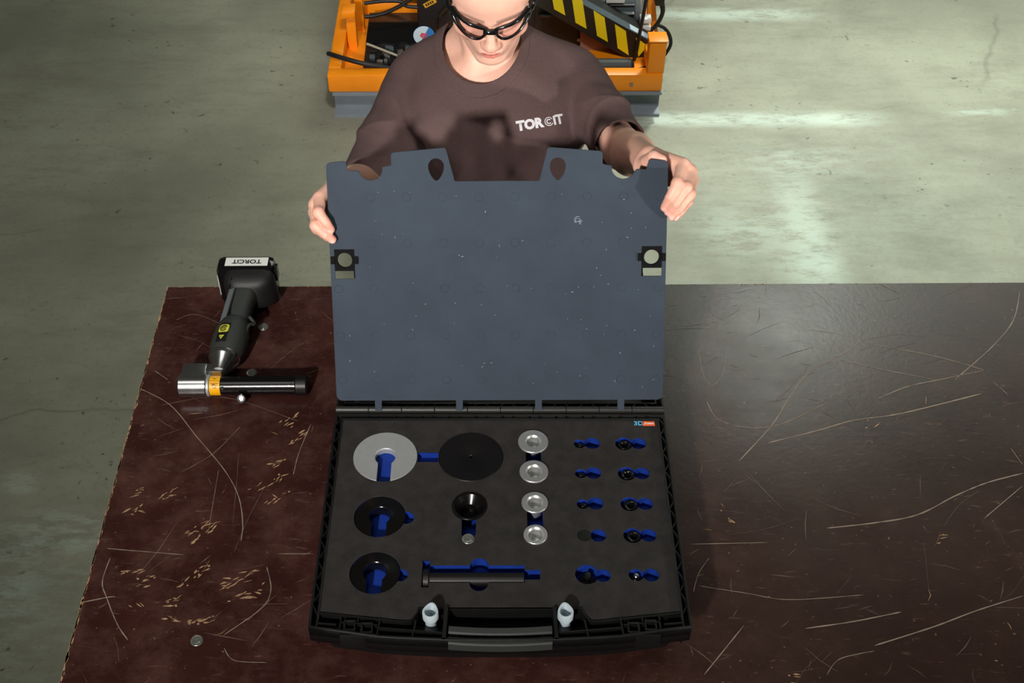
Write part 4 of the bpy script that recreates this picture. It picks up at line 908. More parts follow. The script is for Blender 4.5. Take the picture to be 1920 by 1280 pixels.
mm_(cylx('end_bell', xm1-0.002, (0.5781, 4.06, -0.667)[0], 0.086, M['alu_matt'], 0.02, yM, zM))
mm_(bx('motor_foot', ((0.4648, 4.06, -0.7377)[0], (0.5586, 4.06, -0.7379)[0], 4.06, 4.18, -0.80, zM-0.06), mat('pale_grey_paint', (150, 152, 128), 0.6), bev=0.004))
mm_(bx('terminal_box', ((0.4305, 4.06, -0.6562)[0], (0.498, 4.06, -0.6563)[0], 4.03, 4.07, zM+0.05, zM+0.075), M['white_label'], bev=0.003))
bm = bmesh.new()
A = [(0.5917, 4.05, -0.7935), (0.6331, 4.05, -0.7936), (0.5991, 4.05, -0.5881), (0.5819, 4.05, -0.5881)]
mp_(plate('rear_gusset', A, 0, 0.04, OR, None))
for z in (0, 0.03): mp_(bx('white_connector', ((0.5544, 4.0, -0.7295)[0], (0.595, 4.0, -0.7296)[0], 3.99, 4.03, (0.5665, 4.0, -0.736)[2]+z-0.006, (0.5665, 4.0, -0.736)[2]+z+0.012), M['white_label'], bev=0.003))
for pts, r in (([(0.5579, 3.9, -0.5442), (0.5503, 3.9, -0.6302), (0.5421, 3.9, -0.7143), (0.5333, 3.9, -0.7964), (0.5099, 3.9, -0.8449), (0.4606, 3.9, -0.8603)], 0.0065), ([(0.6181, 4.0, -0.6026), (0.6335, 4.0, -0.6655), (0.6173, 4.0, -0.7188), (0.5872, 4.0, -0.7512), (0.5584, 4.0, -0.7555)], 0.008),
               ([(0.6155, 4.0, -0.721), (0.646, 4.0, -0.7361), (0.6685, 4.0, -0.7688), (0.6742, 4.0, -0.8062), (0.6566, 4.0, -0.8484)], 0.0065), ([(0.5995, 4.0, -0.6068), (0.6262, 4.0, -0.6486), (0.6297, 4.0, -0.6867), (0.6109, 4.0, -0.7339)], 0.006), ([(0.5756, 3.84, -0.7969), (0.5384, 3.84, -0.8078), (0.5107, 3.84, -0.8209)], 0.005)):
    mp_(tub('black_cable', pts, r, M['dark_rubber']))
mp_(bx('cable_gland', ((0.5995, 4.0, -0.6276)[0], (0.6319, 4.0, -0.6276)[0], 3.97, 4.03, (0.6056, 4.0, -0.6318)[2], (0.6022, 4.0, -0.5943)[2]), M['dark_rubber'], bev=0.004))

# ------------------------------------------------------------------ the person (one sculpted skin, clothes over it)
J = {'Rw': [0.2601, 1.5961, 0.4127], 'Ri0': [0.3012, 1.5488, 0.4438], 'Ri1': [0.2866, 1.5016, 0.4448], 'Ri2': [0.2761, 1.4911, 0.4257], 'Ri3': [0.2702, 1.4932, 0.4048], 'Rm0': [0.3135, 1.5497, 0.43], 'Rm1': [0.3009, 1.4992, 0.4375], 'Rm2': [0.2852, 1.4864, 0.4181], 'Rm3': [0.2761, 1.4897, 0.3992], 'Rr0': [0.3184, 1.5527, 0.4114], 'Rr1': [0.3091, 1.5053, 0.4207], 'Rr2': [0.2924, 1.4885, 0.4062], 'Rr3': [0.2815, 1.4875, 0.3916], 'Rp0': [0.3174, 1.5566, 0.394], 'Rp1': [0.3098, 1.5172, 0.3972], 'Rp2': [0.2977, 1.5006, 0.3915], 'Rp3': [0.2884, 1.4928, 0.3853], 'Rt0': [0.2452, 1.5838, 0.4165], 'Rt1': [0.2492, 1.5658, 0.4377], 'Rt2': [0.2548, 1.5546, 0.4548], 'Rt3': [0.2674, 1.5486, 0.4531], 'Li0': [-0.2586, 1.5385, 0.3909], 'Li1': [-0.2582, 1.5003, 0.3927], 'Li2': [-0.2471, 1.4906, 0.3806], 'Li3': [-0.241, 1.4907, 0.3669], 'Lm0': [-0.2676, 1.5397, 0.3764], 'Lm1': [-0.2639, 1.495, 0.3709], 'Lm2': [-0.2482, 1.4836, 0.3622], 'Lm3': [-0.2393, 1.4836, 0.3527], 'Lr0': [-0.2709, 1.5452, 0.3574], 'Lr1': [-0.2652, 1.5087, 0.3546], 'Lr2': [-0.2545, 1.498, 0.3526], 'Lr3': [-0.2479, 1.4933, 0.349], 'Lp0': [-0.269, 1.552, 0.3413], 'Lp1': [-0.2635, 1.5276, 0.3393], 'Lp2': [-0.2526, 1.5185, 0.3402], 'Lp3': [-0.2438, 1.5134, 0.34], 'Lt0': [-0.2416, 1.5744, 0.3663], 'Lt1': [-0.2273, 1.5498, 0.3726], 'Lt2': [-0.2173, 1.5285, 0.3723], 'Lt3': [-0.2188, 1.5159, 0.3623], 'Lw': [-0.2331, 1.5954, 0.3673]}
J = {k: np.array(v) for k, v in J.items()}
TH = math.radians(22)
HO = np.array((0.0075, 1.901, 0.494))                                             # midpoint between the eyeballs
HU = np.array((0, -math.sin(TH), math.cos(TH))); HF = np.array((0, -math.cos(TH), -math.sin(TH))); HXv = np.array((1.0, 0, 0))
HROLL = math.radians(0)
HXr = HXv*math.cos(HROLL)+HU*math.sin(HROLL); HUr = HU*math.cos(HROLL)-HXv*math.sin(HROLL)
HR = np.stack([HXr, HUr, HF])                                     # world -> head axes
def H(x, u, f): return HO+HXr*x+HUr*u+HF*f
PR = []
def cap(L, a, b, ra, rb=None, k=0.01, sub=False):
    a, b = np.array(a, float), np.array(b, float); rb = ra if rb is None else rb
    L.append(('c', a, b, ra, rb, k, sub, (a+b)/2, np.linalg.norm(b-a)/2+max(ra, rb)))
def ell(L, c, r, k=0.01, R=None, sub=False):
    c, r = np.array(c, float), np.array(r, float)
    L.append(('e', c, r, R if R is not None else np.eye(3), None, k, sub, c, r.max()))
def evalp(p, P):
    if p[0] == 'c':
        a, b, ra, rb = p[1:5]; ab = b-a; q = P-a
        t = np.clip(q@ab/max(ab@ab, 1e-12), 0, 1)
        return np.linalg.norm(q-t[:, None]*ab, axis=1)-(ra+(rb-ra)*t)
    c, r, R = p[1:4]; q = (P-c)@R.T
    k0 = np.linalg.norm(q/r, axis=1); k1 = np.linalg.norm(q/(r*r), axis=1)
    return k0*(k0-1)/np.maximum(k1, 1e-9)
def field(prims, P):
    d = np.full(len(P), 0.08)
    for p in prims:
        e = evalp(p, P); k = p[5]
        if p[6]:
            e = -e; h = np.clip(0.5-0.5*(d-e)/k, 0, 1); d = d*(1-h)+e*h+k*h*(1-h)
        else:
            h = np.clip(0.5+0.5*(d-e)/k, 0, 1); d = d*(1-h)+e*h-k*h*(1-h)
    return d
def sdf_mesh(name, prims, lo, hi, h, post=None, margin=0.03):
    lo, hi = np.array(lo, float), np.array(hi, float); B = 16
    nb = np.ceil((hi-lo)/(h*B)).astype(int); N = nb*B+1
    G = np.full(N, 1.0, np.float32)
    ax = np.arange(B+1)*h; gx = np.stack(np.meshgrid(ax, ax, ax, indexing='ij'), -1).reshape(-1, 3)
    rad = B*h*0.8661
    cs = np.array([p[7] for p in prims]); rs_ = np.array([p[8] for p in prims])
    for i in range(nb[0]):
        for j in range(nb[1]):
            for k in range(nb[2]):
                o_ = lo+np.array((i, j, k))*B*h; c = o_+B*h/2
                near = np.linalg.norm(cs-c, axis=1)-rs_ < rad+margin
                if not near.any(): continue
                sub_ = [p for p, n_ in zip(prims, near) if n_]
                sl = (slice(i*B, i*B+B+1), slice(j*B, j*B+B+1), slice(k*B, k*B+B+1))
                if post is None:
                    dc = field(sub_, c[None])[0]
                    if abs(dc) > rad*1.25+0.012: G[sl] = dc; continue
                P = gx+o_; d = field(sub_, P)
                if post is not None: d = post(P, d)
                G[sl] = d.reshape(B+1, B+1, B+1)
    G[0] = G[-1] = 0.5; G[:, 0] = G[:, -1] = 0.5; G[:, :, 0] = G[:, :, -1] = 0.5
    S = G < 0
    cnt = np.zeros(N-1, np.uint8); off = [(a, b, c) for a in (0, 1) for b in (0, 1) for c in (0, 1)]
    v = lambda A, o_: A[o_[0]:A.shape[0]-1+o_[0], o_[1]:A.shape[1]-1+o_[1], o_[2]:A.shape[2]-1+o_[2]]
    for o_ in off: cnt += v(S, o_)
    act = np.argwhere((cnt > 0) & (cnt < 8)); idx = -np.ones(N-1, np.int32); idx[tuple(act.T)] = np.arange(len(act))
    val = np.stack([G[act[:, 0]+o_[0], act[:, 1]+o_[1], act[:, 2]+o_[2]] for o_ in off], 1)
    acc = np.zeros((len(act), 3)); num = np.zeros(len(act))
    for a in range(8):
        for b in range(a+1, 8):
            da = np.abs(np.array(off[a])-np.array(off[b]))
            if da.sum() != 1: continue
            m = (val[:, a] < 0) != (val[:, b] < 0)
            t = val[m, a]/(val[m, a]-val[m, b])
            acc[m] += np.array(off[a])+t[:, None]*(np.array(off[b])-np.array(off[a])); num[m] += 1
    V = lo+(act+acc/num[:, None])*h
    F = []
    for axis in range(3):
        A = [slice(1, -1)]*3; A[axis] = slice(0, -1)
        S0 = S[tuple(slice(0, -1) if d == axis else slice(1, -1) for d in range(3))]
        S1 = S[tuple(slice(1, None) if d == axis else slice(1, -1) for d in range(3))]
        e = np.argwhere(S0 != S1)
        if not len(e): continue
        flip = S0[tuple(e.T)]
        e = e+np.array([0 if d == axis else 1 for d in range(3)])
        u, w = [d for d in range(3) if d != axis]
        du = np.zeros(3, int); du[u] = 1; dw = np.zeros(3, int); dw[w] = 1
        q = np.stack([idx[tuple((e-du-dw).T)], idx[tuple((e-dw).T)], idx[tuple(e.T)], idx[tuple((e-du).T)]], 1)
        if axis == 1: flip = ~flip
        q[~flip] = q[~flip][:, ::-1]
        F.append(q)
    F = np.concatenate(F)
    me = bpy.data.meshes.new(name)
    me.vertices.add(len(V)); me.vertices.foreach_set('co', V.astype(np.float32).ravel())
    me.loops.add(F.size); me.loops.foreach_set('vertex_index', F.astype(np.int32).ravel())
    me.polygons.add(len(F)); me.polygons.foreach_set('loop_start', np.arange(0, F.size, 4, dtype=np.int32))
    me.update(calc_edges=True); me.validate(); me.shade_smooth()
    return me, V

B_ = []
# torso and neck
ell(B_, (0.010, 1.995, 0.170), (0.140, 0.080, 0.200), 0.03)
cap(B_, (-0.110, 2.060, 0.272), (0.135, 2.060, 0.277), 0.048, k=0.05)
cap(B_, (0.0, 2.062, 0.335), H(0.0, -0.045, -0.085), 0.060, 0.054, k=0.03)
for s in (-1, 1):
    cap(B_, (0.0+s*0.03, 2.070, 0.352), (0.012+s*0.115, 2.062, 0.297), 0.036, 0.030, k=0.04)
    cap(B_, H(s*0.050, -0.055, -0.090), (-0.002+s*0.014, 1.982, 0.322), 0.013, 0.008, k=0.022)
    cap(B_, (-0.002+s*0.018, 1.980, 0.318), (0.008+s*0.125, 2.035, 0.322), 0.009, 0.010, k=0.022)
ell(B_, (0.0, 2.000, 0.300), (0.085, 0.040, 0.045), 0.04)
# head
ell(B_, H(0, 0.036, -0.078), (0.0735, 0.086, 0.094), 0.03, HR)
ell(B_, H(0, 0.045, -0.036), (0.0640, 0.058, 0.054), 0.03, HR)
ell(B_, H(0, -0.036, -0.036), (0.0570, 0.078, 0.052), 0.02, HR)
for s in (-1, 1):
    cap(B_, H(s*0.050, -0.045, -0.060), H(s*0.016, -0.104, -0.004), 0.0150, 0.0130, k=0.022)
    ell(B_, H(s*0.043, -0.030, -0.011), (0.021, 0.019, 0.018), 0.018, HR)
ell(B_, H(0, -0.106, -0.002), (0.0165, 0.0130, 0.0150), 0.015, HR)
ell(B_, H(0, -0.066, 0.000), (0.027, 0.026, 0.0215), 0.016, HR)
for s in (-1, 1):
    cap(B_, H(s*0.010, 0.0190, 0.0065), H(s*0.043, 0.0210, -0.0060), 0.0105, 0.0095, k=0.014)
    ell(B_, H(s*0.031, -0.001, 0.026), (0.0155, 0.0105, 0.013), 0.014, HR, sub=True)
    ell(B_, H(s*0.031, -0.0005, 0.0005), (0.0140, 0.0125, 0.0128), 0.003, HR)
cap(B_, H(0, 0.012, 0.012), H(0, -0.031, 0.0310), 0.0070, 0.0088, k=0.011)
ell(B_, H(0, -0.0370, 0.0325), (0.0110, 0.0088, 0.0098), 0.008, HR)
for s in (-1, 1):
    ell(B_, H(s*0.0108, -0.0410, 0.0240), (0.0068, 0.0062, 0.0085), 0.009, HR)
    ell(B_, H(s*0.0058, -0.0468, 0.0295), (0.0030, 0.0022, 0.0040), 0.002, HR, sub=True)
    cap(B_, H(s*0.0170, -0.0685, 0.0165), H(s*0.004, -0.0650, 0.0225), 0.0034, 0.0042, k=0.005)
    cap(B_, H(s*0.0155, -0.0715, 0.0160), H(s*0.004, -0.0755, 0.0207), 0.0034, 0.0048, k=0.005)
    cap(B_, H(s*0.0190, -0.0700, 0.0175), H(s*0.0000, -0.0698, 0.0270), 0.0011, 0.0012, k=0.0025, sub=True)
    ell(B_, H(s*0.0740, -0.008, -0.088), (0.0075, 0.031, 0.017), 0.006, HR)
    ell(B_, H(s*0.0800, -0.006, -0.083), (0.0040, 0.020, 0.009), 0.004, HR, sub=True)
ell(B_, H(0, -0.0885, 0.0215), (0.018, 0.0045, 0.0060), 0.008, HR, sub=True)
# arms and hands
SH = {'R': np.array((0.168, 2.055, 0.28)), 'L': np.array((-0.138, 2.055, 0.265))}
EL = {'R': np.array((0.243, 1.82, 0.28)), 'L': np.array((-0.222, 1.815, 0.205))}
NAILS = []
for s in 'RL':
    w = J[s+'w']; e = EL[s]
    cap(B_, SH[s], SH[s]*0.45+e*0.55, 0.043, 0.038, k=0.03); cap(B_, SH[s]*0.45+e*0.55, e, 0.038, 0.033, k=0.02)
    m = e*0.66+w*0.34; cap(B_, e, m, 0.034, 0.0345, k=0.02); cap(B_, m, w, 0.0345, 0.0235, k=0.02)
    mcp = {f: J[s+f+'0'] for f in 'imrp'}
    side = (mcp['i']-mcp['p']); side /= np.linalg.norm(side)
    ctr = sum(mcp.values())/4
    for t, r0 in (('i', 0.0125), ('m', 0.0125), ('r', 0.0120), ('p', 0.0110)):
        off_ = {'i': 0.014, 'm': 0.005, 'r': -0.005, 'p': -0.014}[t]
        cap(B_, w+side*off_, mcp[t], 0.0165, r0*0.92, k=0.012)
    rr = {'i': (0.0096, 0.0083, 0.0075, 0.0066), 'm': (0.0098, 0.0085, 0.0075, 0.0066), 'r': (0.0094, 0.0081, 0.0072, 0.0063), 'p': (0.0085, 0.0072, 0.0064, 0.0056), 't': (0.0150, 0.0115, 0.0098, 0.0082)}
    cap(B_, w*0.6+J[s+'t0']*0.4, J[s+'t0'], 0.017, 0.0155, k=0.012)
    for f in 'timrp':
        for i in range(3):
            cap(B_, J[f'{s}{f}{i}'], J[f'{s}{f}{i+1}'], rr[f][i], rr[f][i+1], k=0.0012 if i else 0.004)
        # knuckle swelling
        if f != 't': ell(B_, J[f'{s}{f}1'], (rr[f][1]*1.10,)*3, 0.003)
        NAILS.append((s, f))
me, V = sdf_mesh('body', B_, (-0.335, 1.462, 0.03), (0.385, 2.140, 0.640), 0.0020)
skin = bpy.data.materials.new('skin'); skin.use_nodes = True
n = skin.node_tree.nodes; l = skin.node_tree.links; b = n['Principled BSDF']
vc = n.new('ShaderNodeVertexColor'); vc.layer_name = 'tone'
tcx = n.new('ShaderNodeTexCoord'); tn = n.new('ShaderNodeTexNoise'); tn.inputs['Scale'].default_value = 70; tn.inputs['Detail'].default_value = 5
l.new(tcx.outputs['Object'], tn.inputs['Vector'])
hs_ = n.new('ShaderNodeHueSaturation'); mrv = n.new('ShaderNodeMapRange'); mrv.inputs['To Min'].default_value = 0.90; mrv.inputs['To Max'].default_value = 1.08
l.new(tn.outputs['Fac'], mrv.inputs['Value']); l.new(mrv.outputs['Result'], hs_.inputs['Value']); l.new(vc.outputs['Color'], hs_.inputs['Color']); l.new(hs_.outputs['Color'], b.inputs['Base Color'])
b.inputs['Roughness'].default_value = 0.48; b.inputs['Subsurface Weight'].default_value = 0.25; b.inputs['Subsurface Radius'].default_value = (0.008, 0.003, 0.0015); b.inputs['Subsurface Scale'].default_value = 0.5
b.inputs['Specular IOR Level'].default_value = 0.4
tb2 = n.new('ShaderNodeTexNoise'); tb2.inputs['Scale'].default_value = 900; bp = n.new('ShaderNodeBump'); bp.inputs['Strength'].default_value = 0.08; bp.inputs['Distance'].default_value = 0.001
l.new(tcx.outputs['Object'], tb2.inputs['Vector']); l.new(tb2.outputs['Fac'], bp.inputs['Height']); l.new(bp.outputs['Normal'], b.inputs['Normal'])
# skin tone per vertex: lips, cheeks, brows, lashes, knuckles, nails
base = np.array(lin((224, 176, 156))[:3]); tone = np.tile(base, (len(V), 1))
Q = (V-HO)@HR.T
def blend(wt, col):
    global tone
    c = np.array(lin(col)[:3]); tone = tone*(1-wt[:, None])+c*wt[:, None]
face = np.clip((Q[:, 2]+0.05)/0.03, 0, 1)
sm = lambda d, r, f: np.clip(1-(d-r)/f, 0, 1)*np.clip(1-(d-r)/f, 0, 1)
for s in (-1, 1):
    blend(0.35*face*np.exp(-(((Q[:, 0]-s*0.042)/0.018)**2+((Q[:, 1]+0.032)/0.016)**2)), (212, 128, 108))
blend(0.35*face*np.exp(-((Q[:, 0]/0.011)**2+((Q[:, 1]+0.038)/0.010)**2)), (214, 134, 116))
lipw = np.abs(Q[:, 0])/0.0190
lip_top = -0.0618-0.006*lipw**2+0.0016*np.exp(-(Q[:, 0]/0.004)**2)*-1; lip_bot = -0.0785+0.0080*lipw**2
lw = np.clip((lip_top-Q[:, 1])/0.0015+0.5, 0, 1)*np.clip((Q[:, 1]-lip_bot)/0.0015+0.5, 0, 1)*(lipw < 1)*(Q[:, 2] > 0.010)
blend(0.75*lw, (190, 98, 94))
blend(0.8*lw*np.exp(-((Q[:, 1]+0.0699)/0.0011)**2), (110, 50, 46))
for s in (-1, 1):
    x = Q[:, 0]*s; arcu = 0.0195+0.004*np.sin(np.clip((x-0.012)/0.042, 0, 1)*2.2)
    bw = np.exp(-((Q[:, 1]-arcu)/(0.0040-0.02*np.clip(x-0.03, 0, 1)*1.6))**2)*((x > 0.010) & (x < 0.054))*(Q[:, 2] > -0.03)
    blend(0.62*bw, (104, 72, 54))
    lash = np.exp(-((Q[:, 1]+0.0078-0.0022*((x-0.031)/0.013)**2)/0.0013)**2)*(np.abs(x-0.031) < 0.0150)*(Q[:, 2] > -0.006)
    blend(0.85*lash, (60, 40, 34))
    crease = np.exp(-((Q[:, 1]-0.0085+0.0030*((x-0.031)/0.013)**2)/0.0012)**2)*(np.abs(x-0.031) < 0.0150)*(Q[:, 2] > -0.008)
    blend(0.35*crease, (150, 96, 80))
for mx, mu in ((-0.0285, -0.066), (0.030, -0.064)): blend(0.6*face*np.exp(-(((Q[:, 0]-mx)/0.0018)**2+((Q[:, 1]-mu)/0.0014)**2)), (120, 76, 60))
for s in 'RL':
    for f in 'timrp':
        for i, wgt in ((1, 0.30), (2, 0.30), (3, 0.45)):
            d = np.linalg.norm(V-J[f'{s}{f}{i}'], axis=1); blend(wgt*np.clip(1-d/0.017, 0, 1), (222, 120, 104))
        tip = J[f'{s}{f}3']; d3 = J[f'{s}{f}3']-J[f'{s}{f}2']; d3 /= np.linalg.norm(d3)
        ctr = sum(J[f'{s}{g}1'] for g in 'imrp')/4-sum(J[f'{s}{g}0'] for g in 'imrp')/4
        dorsal = J[f'{s}{f}1']-(J[f'{s}{f}0']+J[f'{s}{f}2'])/2; dorsal -= d3*(dorsal@d3); dorsal /= max(np.linalg.norm(dorsal), 1e-6)
        q = V-(tip+dorsal*0.0062+d3*0.0015); sd = np.cross(d3, dorsal)
        nw = np.clip(1.35-((q@d3)/0.0058)**2-((q@sd)/0.0046)**2-((q@dorsal)/0.0045)**2, 0, 1); blend(np.clip(nw*1.6, 0, 0.75), (240, 196, 184))
ca = me.color_attributes.new('tone', 'FLOAT_COLOR', 'POINT'); ca.data.foreach_set('color', np.concatenate([tone, np.ones((len(V), 1))], 1).astype(np.float32).ravel())
person = empty('person', (0.01, 2.02, FLOOR_Z), 0, 'person in brown T-shirt bending over the case, holding the grey panel with both hands', 'person')
def pp_(o): o.parent = person; o.location = Vector(o.location)-Vector((0.01, 2.02, FLOOR_Z)); return o
pp_(link('body', me, skin))

# T-shirt
S_ = []
ell(S_, (0.010, 1.990, 0.200), (0.163, 0.104, 0.165), 0.03)
ell(S_, (0.010, 1.990, 0.020), (0.166, 0.108, 0.250), 0.05)
cap(S_, (-0.118, 2.058, 0.268), (0.142, 2.058, 0.273), 0.062, k=0.05)
cap(S_, (-0.100, 1.962, 0.245), (0.128, 1.960, 0.250), 0.064, k=0.04)
for s in (-1, 1):
    ell(S_, (0.010+s*0.066, 1.925, 0.205), (0.070, 0.036, 0.080), 0.05)
    cap(S_, (s*0.035, 2.066, 0.355), (0.012+s*0.120, 2.060, 0.292), 0.044, 0.042, k=0.05)
ell(S_, (0.0, 2.000, 0.305), (0.098, 0.050, 0.050), 0.05)
HEM = {}
for s in 'RL':
    a, e = SH[s], EL[s]; d = (e-a)/np.linalg.norm(e-a); h_ = a+(e-a)*{'R': 0.92, 'L': 1.02}[s]
    HEM[s] = (h_, d)
    cap(S_, a+np.array((0, 0, -0.004)), a+(e-a)*0.55, 0.056, 0.049, k=0.014); cap(S_, a+(e-a)*0.55, h_+d*0.03, 0.049, 0.0450, k=0.014)
# folds
fr_ = random.Random(5)
def foldline(a, b, r, k=0.014, sub=False): cap(S_, a, b, r, r*0.4, k=k, sub=sub)
for s, sg in (('R', 1), ('L', -1)):
    a, e = SH[s], EL[s]
    ax_ = a+(e-a)*0.25+np.array((-sg*0.045, -0.045, -0.012))
    foldline(a+np.array((-sg*0.018, -0.060, -0.005)), a+np.array((-sg*0.022, -0.070, -0.17)), 0.011, 0.008, True)
    foldline(ax_, ax_+np.array((-sg*0.01, 0.005, -0.16)), 0.010)
    if sg < 0: foldline(ax_+np.array((-sg*0.006, -0.004, 0.030)), np.array((0.01+sg*0.075, 1.893, 0.17)), 0.008)
    foldline(a+np.array((-sg*0.005, -0.052, 0.02)), a+(e-a)*0.5+np.array((-sg*0.012, -0.045, 0.01)), 0.008, 0.016)
    foldline(a+np.array((-sg*0.022, -0.052, 0.015)), a+(e-a)*0.35+np.array((-sg*0.03, -0.048, 0.0)), 0.006, 0.012, True)
    foldline(a+(e-a)*0.45+np.array((sg*0.03, -0.03, 0.02)), a+(e-a)*0.78+np.array((sg*0.0, -0.042, 0.02)), 0.006, 0.012)
    foldline(a+(e-a)*0.62+np.array((-sg*0.04, -0.012, -0.012)), a+(e-a)*0.85+np.array((sg*0.02, -0.034, 0.02)), 0.006, 0.012)
for s, sg in (('R', 1), ('L', -1)):                              # sleeve seams
    a, e = SH[s], EL[s]; d_ = (e-a)/np.linalg.norm(e-a); u_ = np.cross(d_, (0, 0, 1.0)); u_ /= np.linalg.norm(u_); w_ = np.cross(u_, d_); pv = None
    for i in range(13):
        t_ = -0.6+3.4*i/12; q_ = a+(e-a)*0.17+u_*math.cos(t_)*0.0575*sg+w_*math.sin(t_)*0.0575
        if pv is not None: cap(S_, pv, q_, 0.0032, k=0.004, sub=True)
        pv = q_
for a_, b_, r_ in (((-0.155, 1.945, 0.225), (-0.06, 1.893, 0.145), 0.007), ((-0.150, 1.940, 0.18), (-0.07, 1.893, 0.10), 0.007), ((0.170, 1.950, 0.215), (0.09, 1.895, 0.13), 0.008), ((0.165, 1.945, 0.17), (0.10, 1.895, 0.09), 0.006), 
                   ((-0.10, 1.945, 0.29), (-0.085, 1.905, 0.21), 0.006), ((-0.03, 1.895, 0.13), (0.05, 1.888, 0.155), 0.006), ((-0.05, 1.892, 0.075), (0.06, 1.888, 0.10), 0.006)):
    foldline(a_, b_, r_, 0.016)
for x0, z0, x1, z1, r in ((-0.115, 0.27, -0.045, 0.215, 0.007), (0.12, 0.27, 0.06, 0.20, 0.007), (-0.06, 0.20, -0.02, 0.08, 0.009), (0.07, 0.19, 0.05, 0.07, 0.009), (0.005, 0.16, 0.015, 0.03, 0.008)):
    foldline((x0, 1.893+0.2*max(0, z0-0.24), z0), (x1, 1.885, z1), r, 0.03)
CE = np.array((-0.009, 2.035, 0.362)); CA = np.array((-0.007, 1.95, 0.314))-CE; ca_ = np.linalg.norm(CA); CA = CA/ca_; CN = np.cross(np.array((1.0, 0, 0)), CA); CN /= np.linalg.norm(CN)
if CN[2] < 0: CN = -CN
CB = 0.072
def collar_d(P):
    q = P-CE; a = q@CA; x = q[:, 0]; nn = q@CN
    d = (np.sqrt((a/ca_)**2+(x/CB)**2)-1)*min(ca_, CB)
    return np.where(nn > -0.10, d, 1.0)
def shirt_post(P, d, part='shirt'):
    rid = lambda p_: (1-np.abs(np.sin(p_)))**2.2
    X, Y, Z = P[:, 0], P[:, 1], P[:, 2]
    wr = 0.0008*np.sin(X*95+2.2*np.sin(Z*38)+Y*40)*np.sin(Z*52+X*31)
    st = lambda v, a, b: np.clip((v-a)/(b-a), 0, 1)
    tor = st(np.abs(X-0.01), 0.175, 0.135)
    wr = wr-0.0040*rid(31*X+1.6*np.sin(11*Z+0.6)+0.9)*st(Z, 0.235, 0.14)*tor                       # hanging folds
    wr = wr-0.0022*rid(17*X+34*Z+1.2*np.sin(20*X))*st(Z, 0.21, 0.10)*tor
    for s in 'RL':
        a, e = SH[s], EL[s]; L_ = np.linalg.norm(e-a); dr = (e-a)/L_; q = P-a; t = q@dr/L_; sg = 1 if s == 'R' else -1
        rad = q-np.outer(q@dr, dr); an = np.arctan2(rad[:, 2], -rad[:, 1])
        on = st(np.abs(X-0.01), 0.150, 0.180)*st(t, -0.05, 0.25)
        wr = wr-0.0024*on*rid(3.1*t*2.2+sg*0.0+0.95*an+0.35*np.sin(7*t+an)+0.3)*st(t, 1.05, 0.75)
        wr = wr-0.0028*on*rid(9.5*t-1.3*an+0.8*np.sin(3*an))*st(t, 0.2, 0.6)
        ap = a+np.array((-sg*0.030, -0.06, -0.045)); v_ = P-ap; r_ = np.linalg.norm(v_, axis=1); th = np.arctan2(v_[:, 2], -sg*v_[:, 0])
        wr = wr-0.0048*rid(3.4*th+0.5*np.sin(30*r_)+0.4)*np.exp(-((r_-0.055)/0.045)**2)*(np.abs(X-0.01) < 0.165)*(Y < 2.03)
    d = d+wr*(1-0.92*np.exp(-((X-0.097)/0.062)**4-((Z-0.286)/0.045)**4))
    cd = collar_d(P)
    if part == 'collar':
        return np.maximum.reduce([np.abs(d-0.0010)-0.0034, -cd, cd-0.0175])
    d = np.maximum(np.abs(d)-0.0026, -(cd-0.012))
    for s in 'RL':
        h_, dr = HEM[s]; q = (P-h_)@dr
        nearh = np.linalg.norm(P-h_, axis=1) < 0.11
        d = np.where(nearh, np.maximum(d, q), d)
    return np.maximum(d, -0.10-P[:, 2])
me, _ = sdf_mesh('t_shirt', S_, (-0.335, 1.775, -0.125), (0.375, 2.150, 0.460), 0.0026, shirt_post, 0.05)
shirt = pp_(link('t_shirt', me, M['shirt'])); shirt['label'] = 'brown cotton T-shirt with small silver chest print'
me2, _ = sdf_mesh('collar', S_, (-0.16, 1.87, 0.24), (0.16, 2.15, 0.46), 0.0020, lambda P, d: shirt_post(P, d, 'collar'), 0.05)
o = link('collar', me2, M['shirt'], shirt)
for s in 'RL':                                                    # stitched hems
    h_, dr = HEM[s]
bvh = BVHTree.FromPolygons([v.co[:] for v in me.vertices], [p.vertices[:] for p in me.polygons])
LA, LB = Vector((0.0534, 1.8852, 0.2843)), Vector((0.1393, 1.9014, 0.2903))     # left and right end of the print on the chest
E1 = (LB-LA).normalized(); LN = Vector((0.10, -0.80, 0.57)); LN = (LN-E1*LN.dot(E1)).normalized(); E2 = LN.cross(E1)
wid = (LB-LA).length
LW = {}
def put_logo(bm, name, x0, sc):
    mn = min(v.co.x for v in bm.verts)
    bmesh.ops.triangulate(bm, faces=bm.faces)
    bmesh.ops.subdivide_edges(bm, edges=[e for e in bm.edges if e.calc_length()*sc > 0.003], cuts=2)
    for v in bm.verts:
        x = x0+(v.co.x-mn)*sc; y = v.co.y*sc
        p_ = LA+E1*x+E2*y
        hit = bvh.ray_cast(p_+LN*0.06, -LN)
        v.co = (hit[0] if hit[0] else p_)+LN*0.0009
    obj(name, bm, M['logo'], shirt)
def width(bm): xs = [v.co.x for v in bm.verts]; return max(xs)-min(xs)
b1, b3 = text_bm('TOR', 1.0, 0.058), text_bm('iT', 1.0, 0.042)
b2 = bmesh.new()
for r0, r1, a0, a1 in ((0.285, 0.345, 0.16*math.pi, 1.84*math.pi), (0.12, 0.20, 0.22*math.pi, 1.78*math.pi)):
    pv = None
    for i in range(41):
        a = a0+(a1-a0)*i/40; q_ = [b2.verts.new((r*math.cos(a), r*math.sin(a), 0)) for r in (r0, r1)]
        if pv: b2.faces.new((pv[0], pv[1], q_[1], q_[0]))
        pv = q_
w1, w2, w3 = width(b1), width(b2), width(b3); gap = 0.05
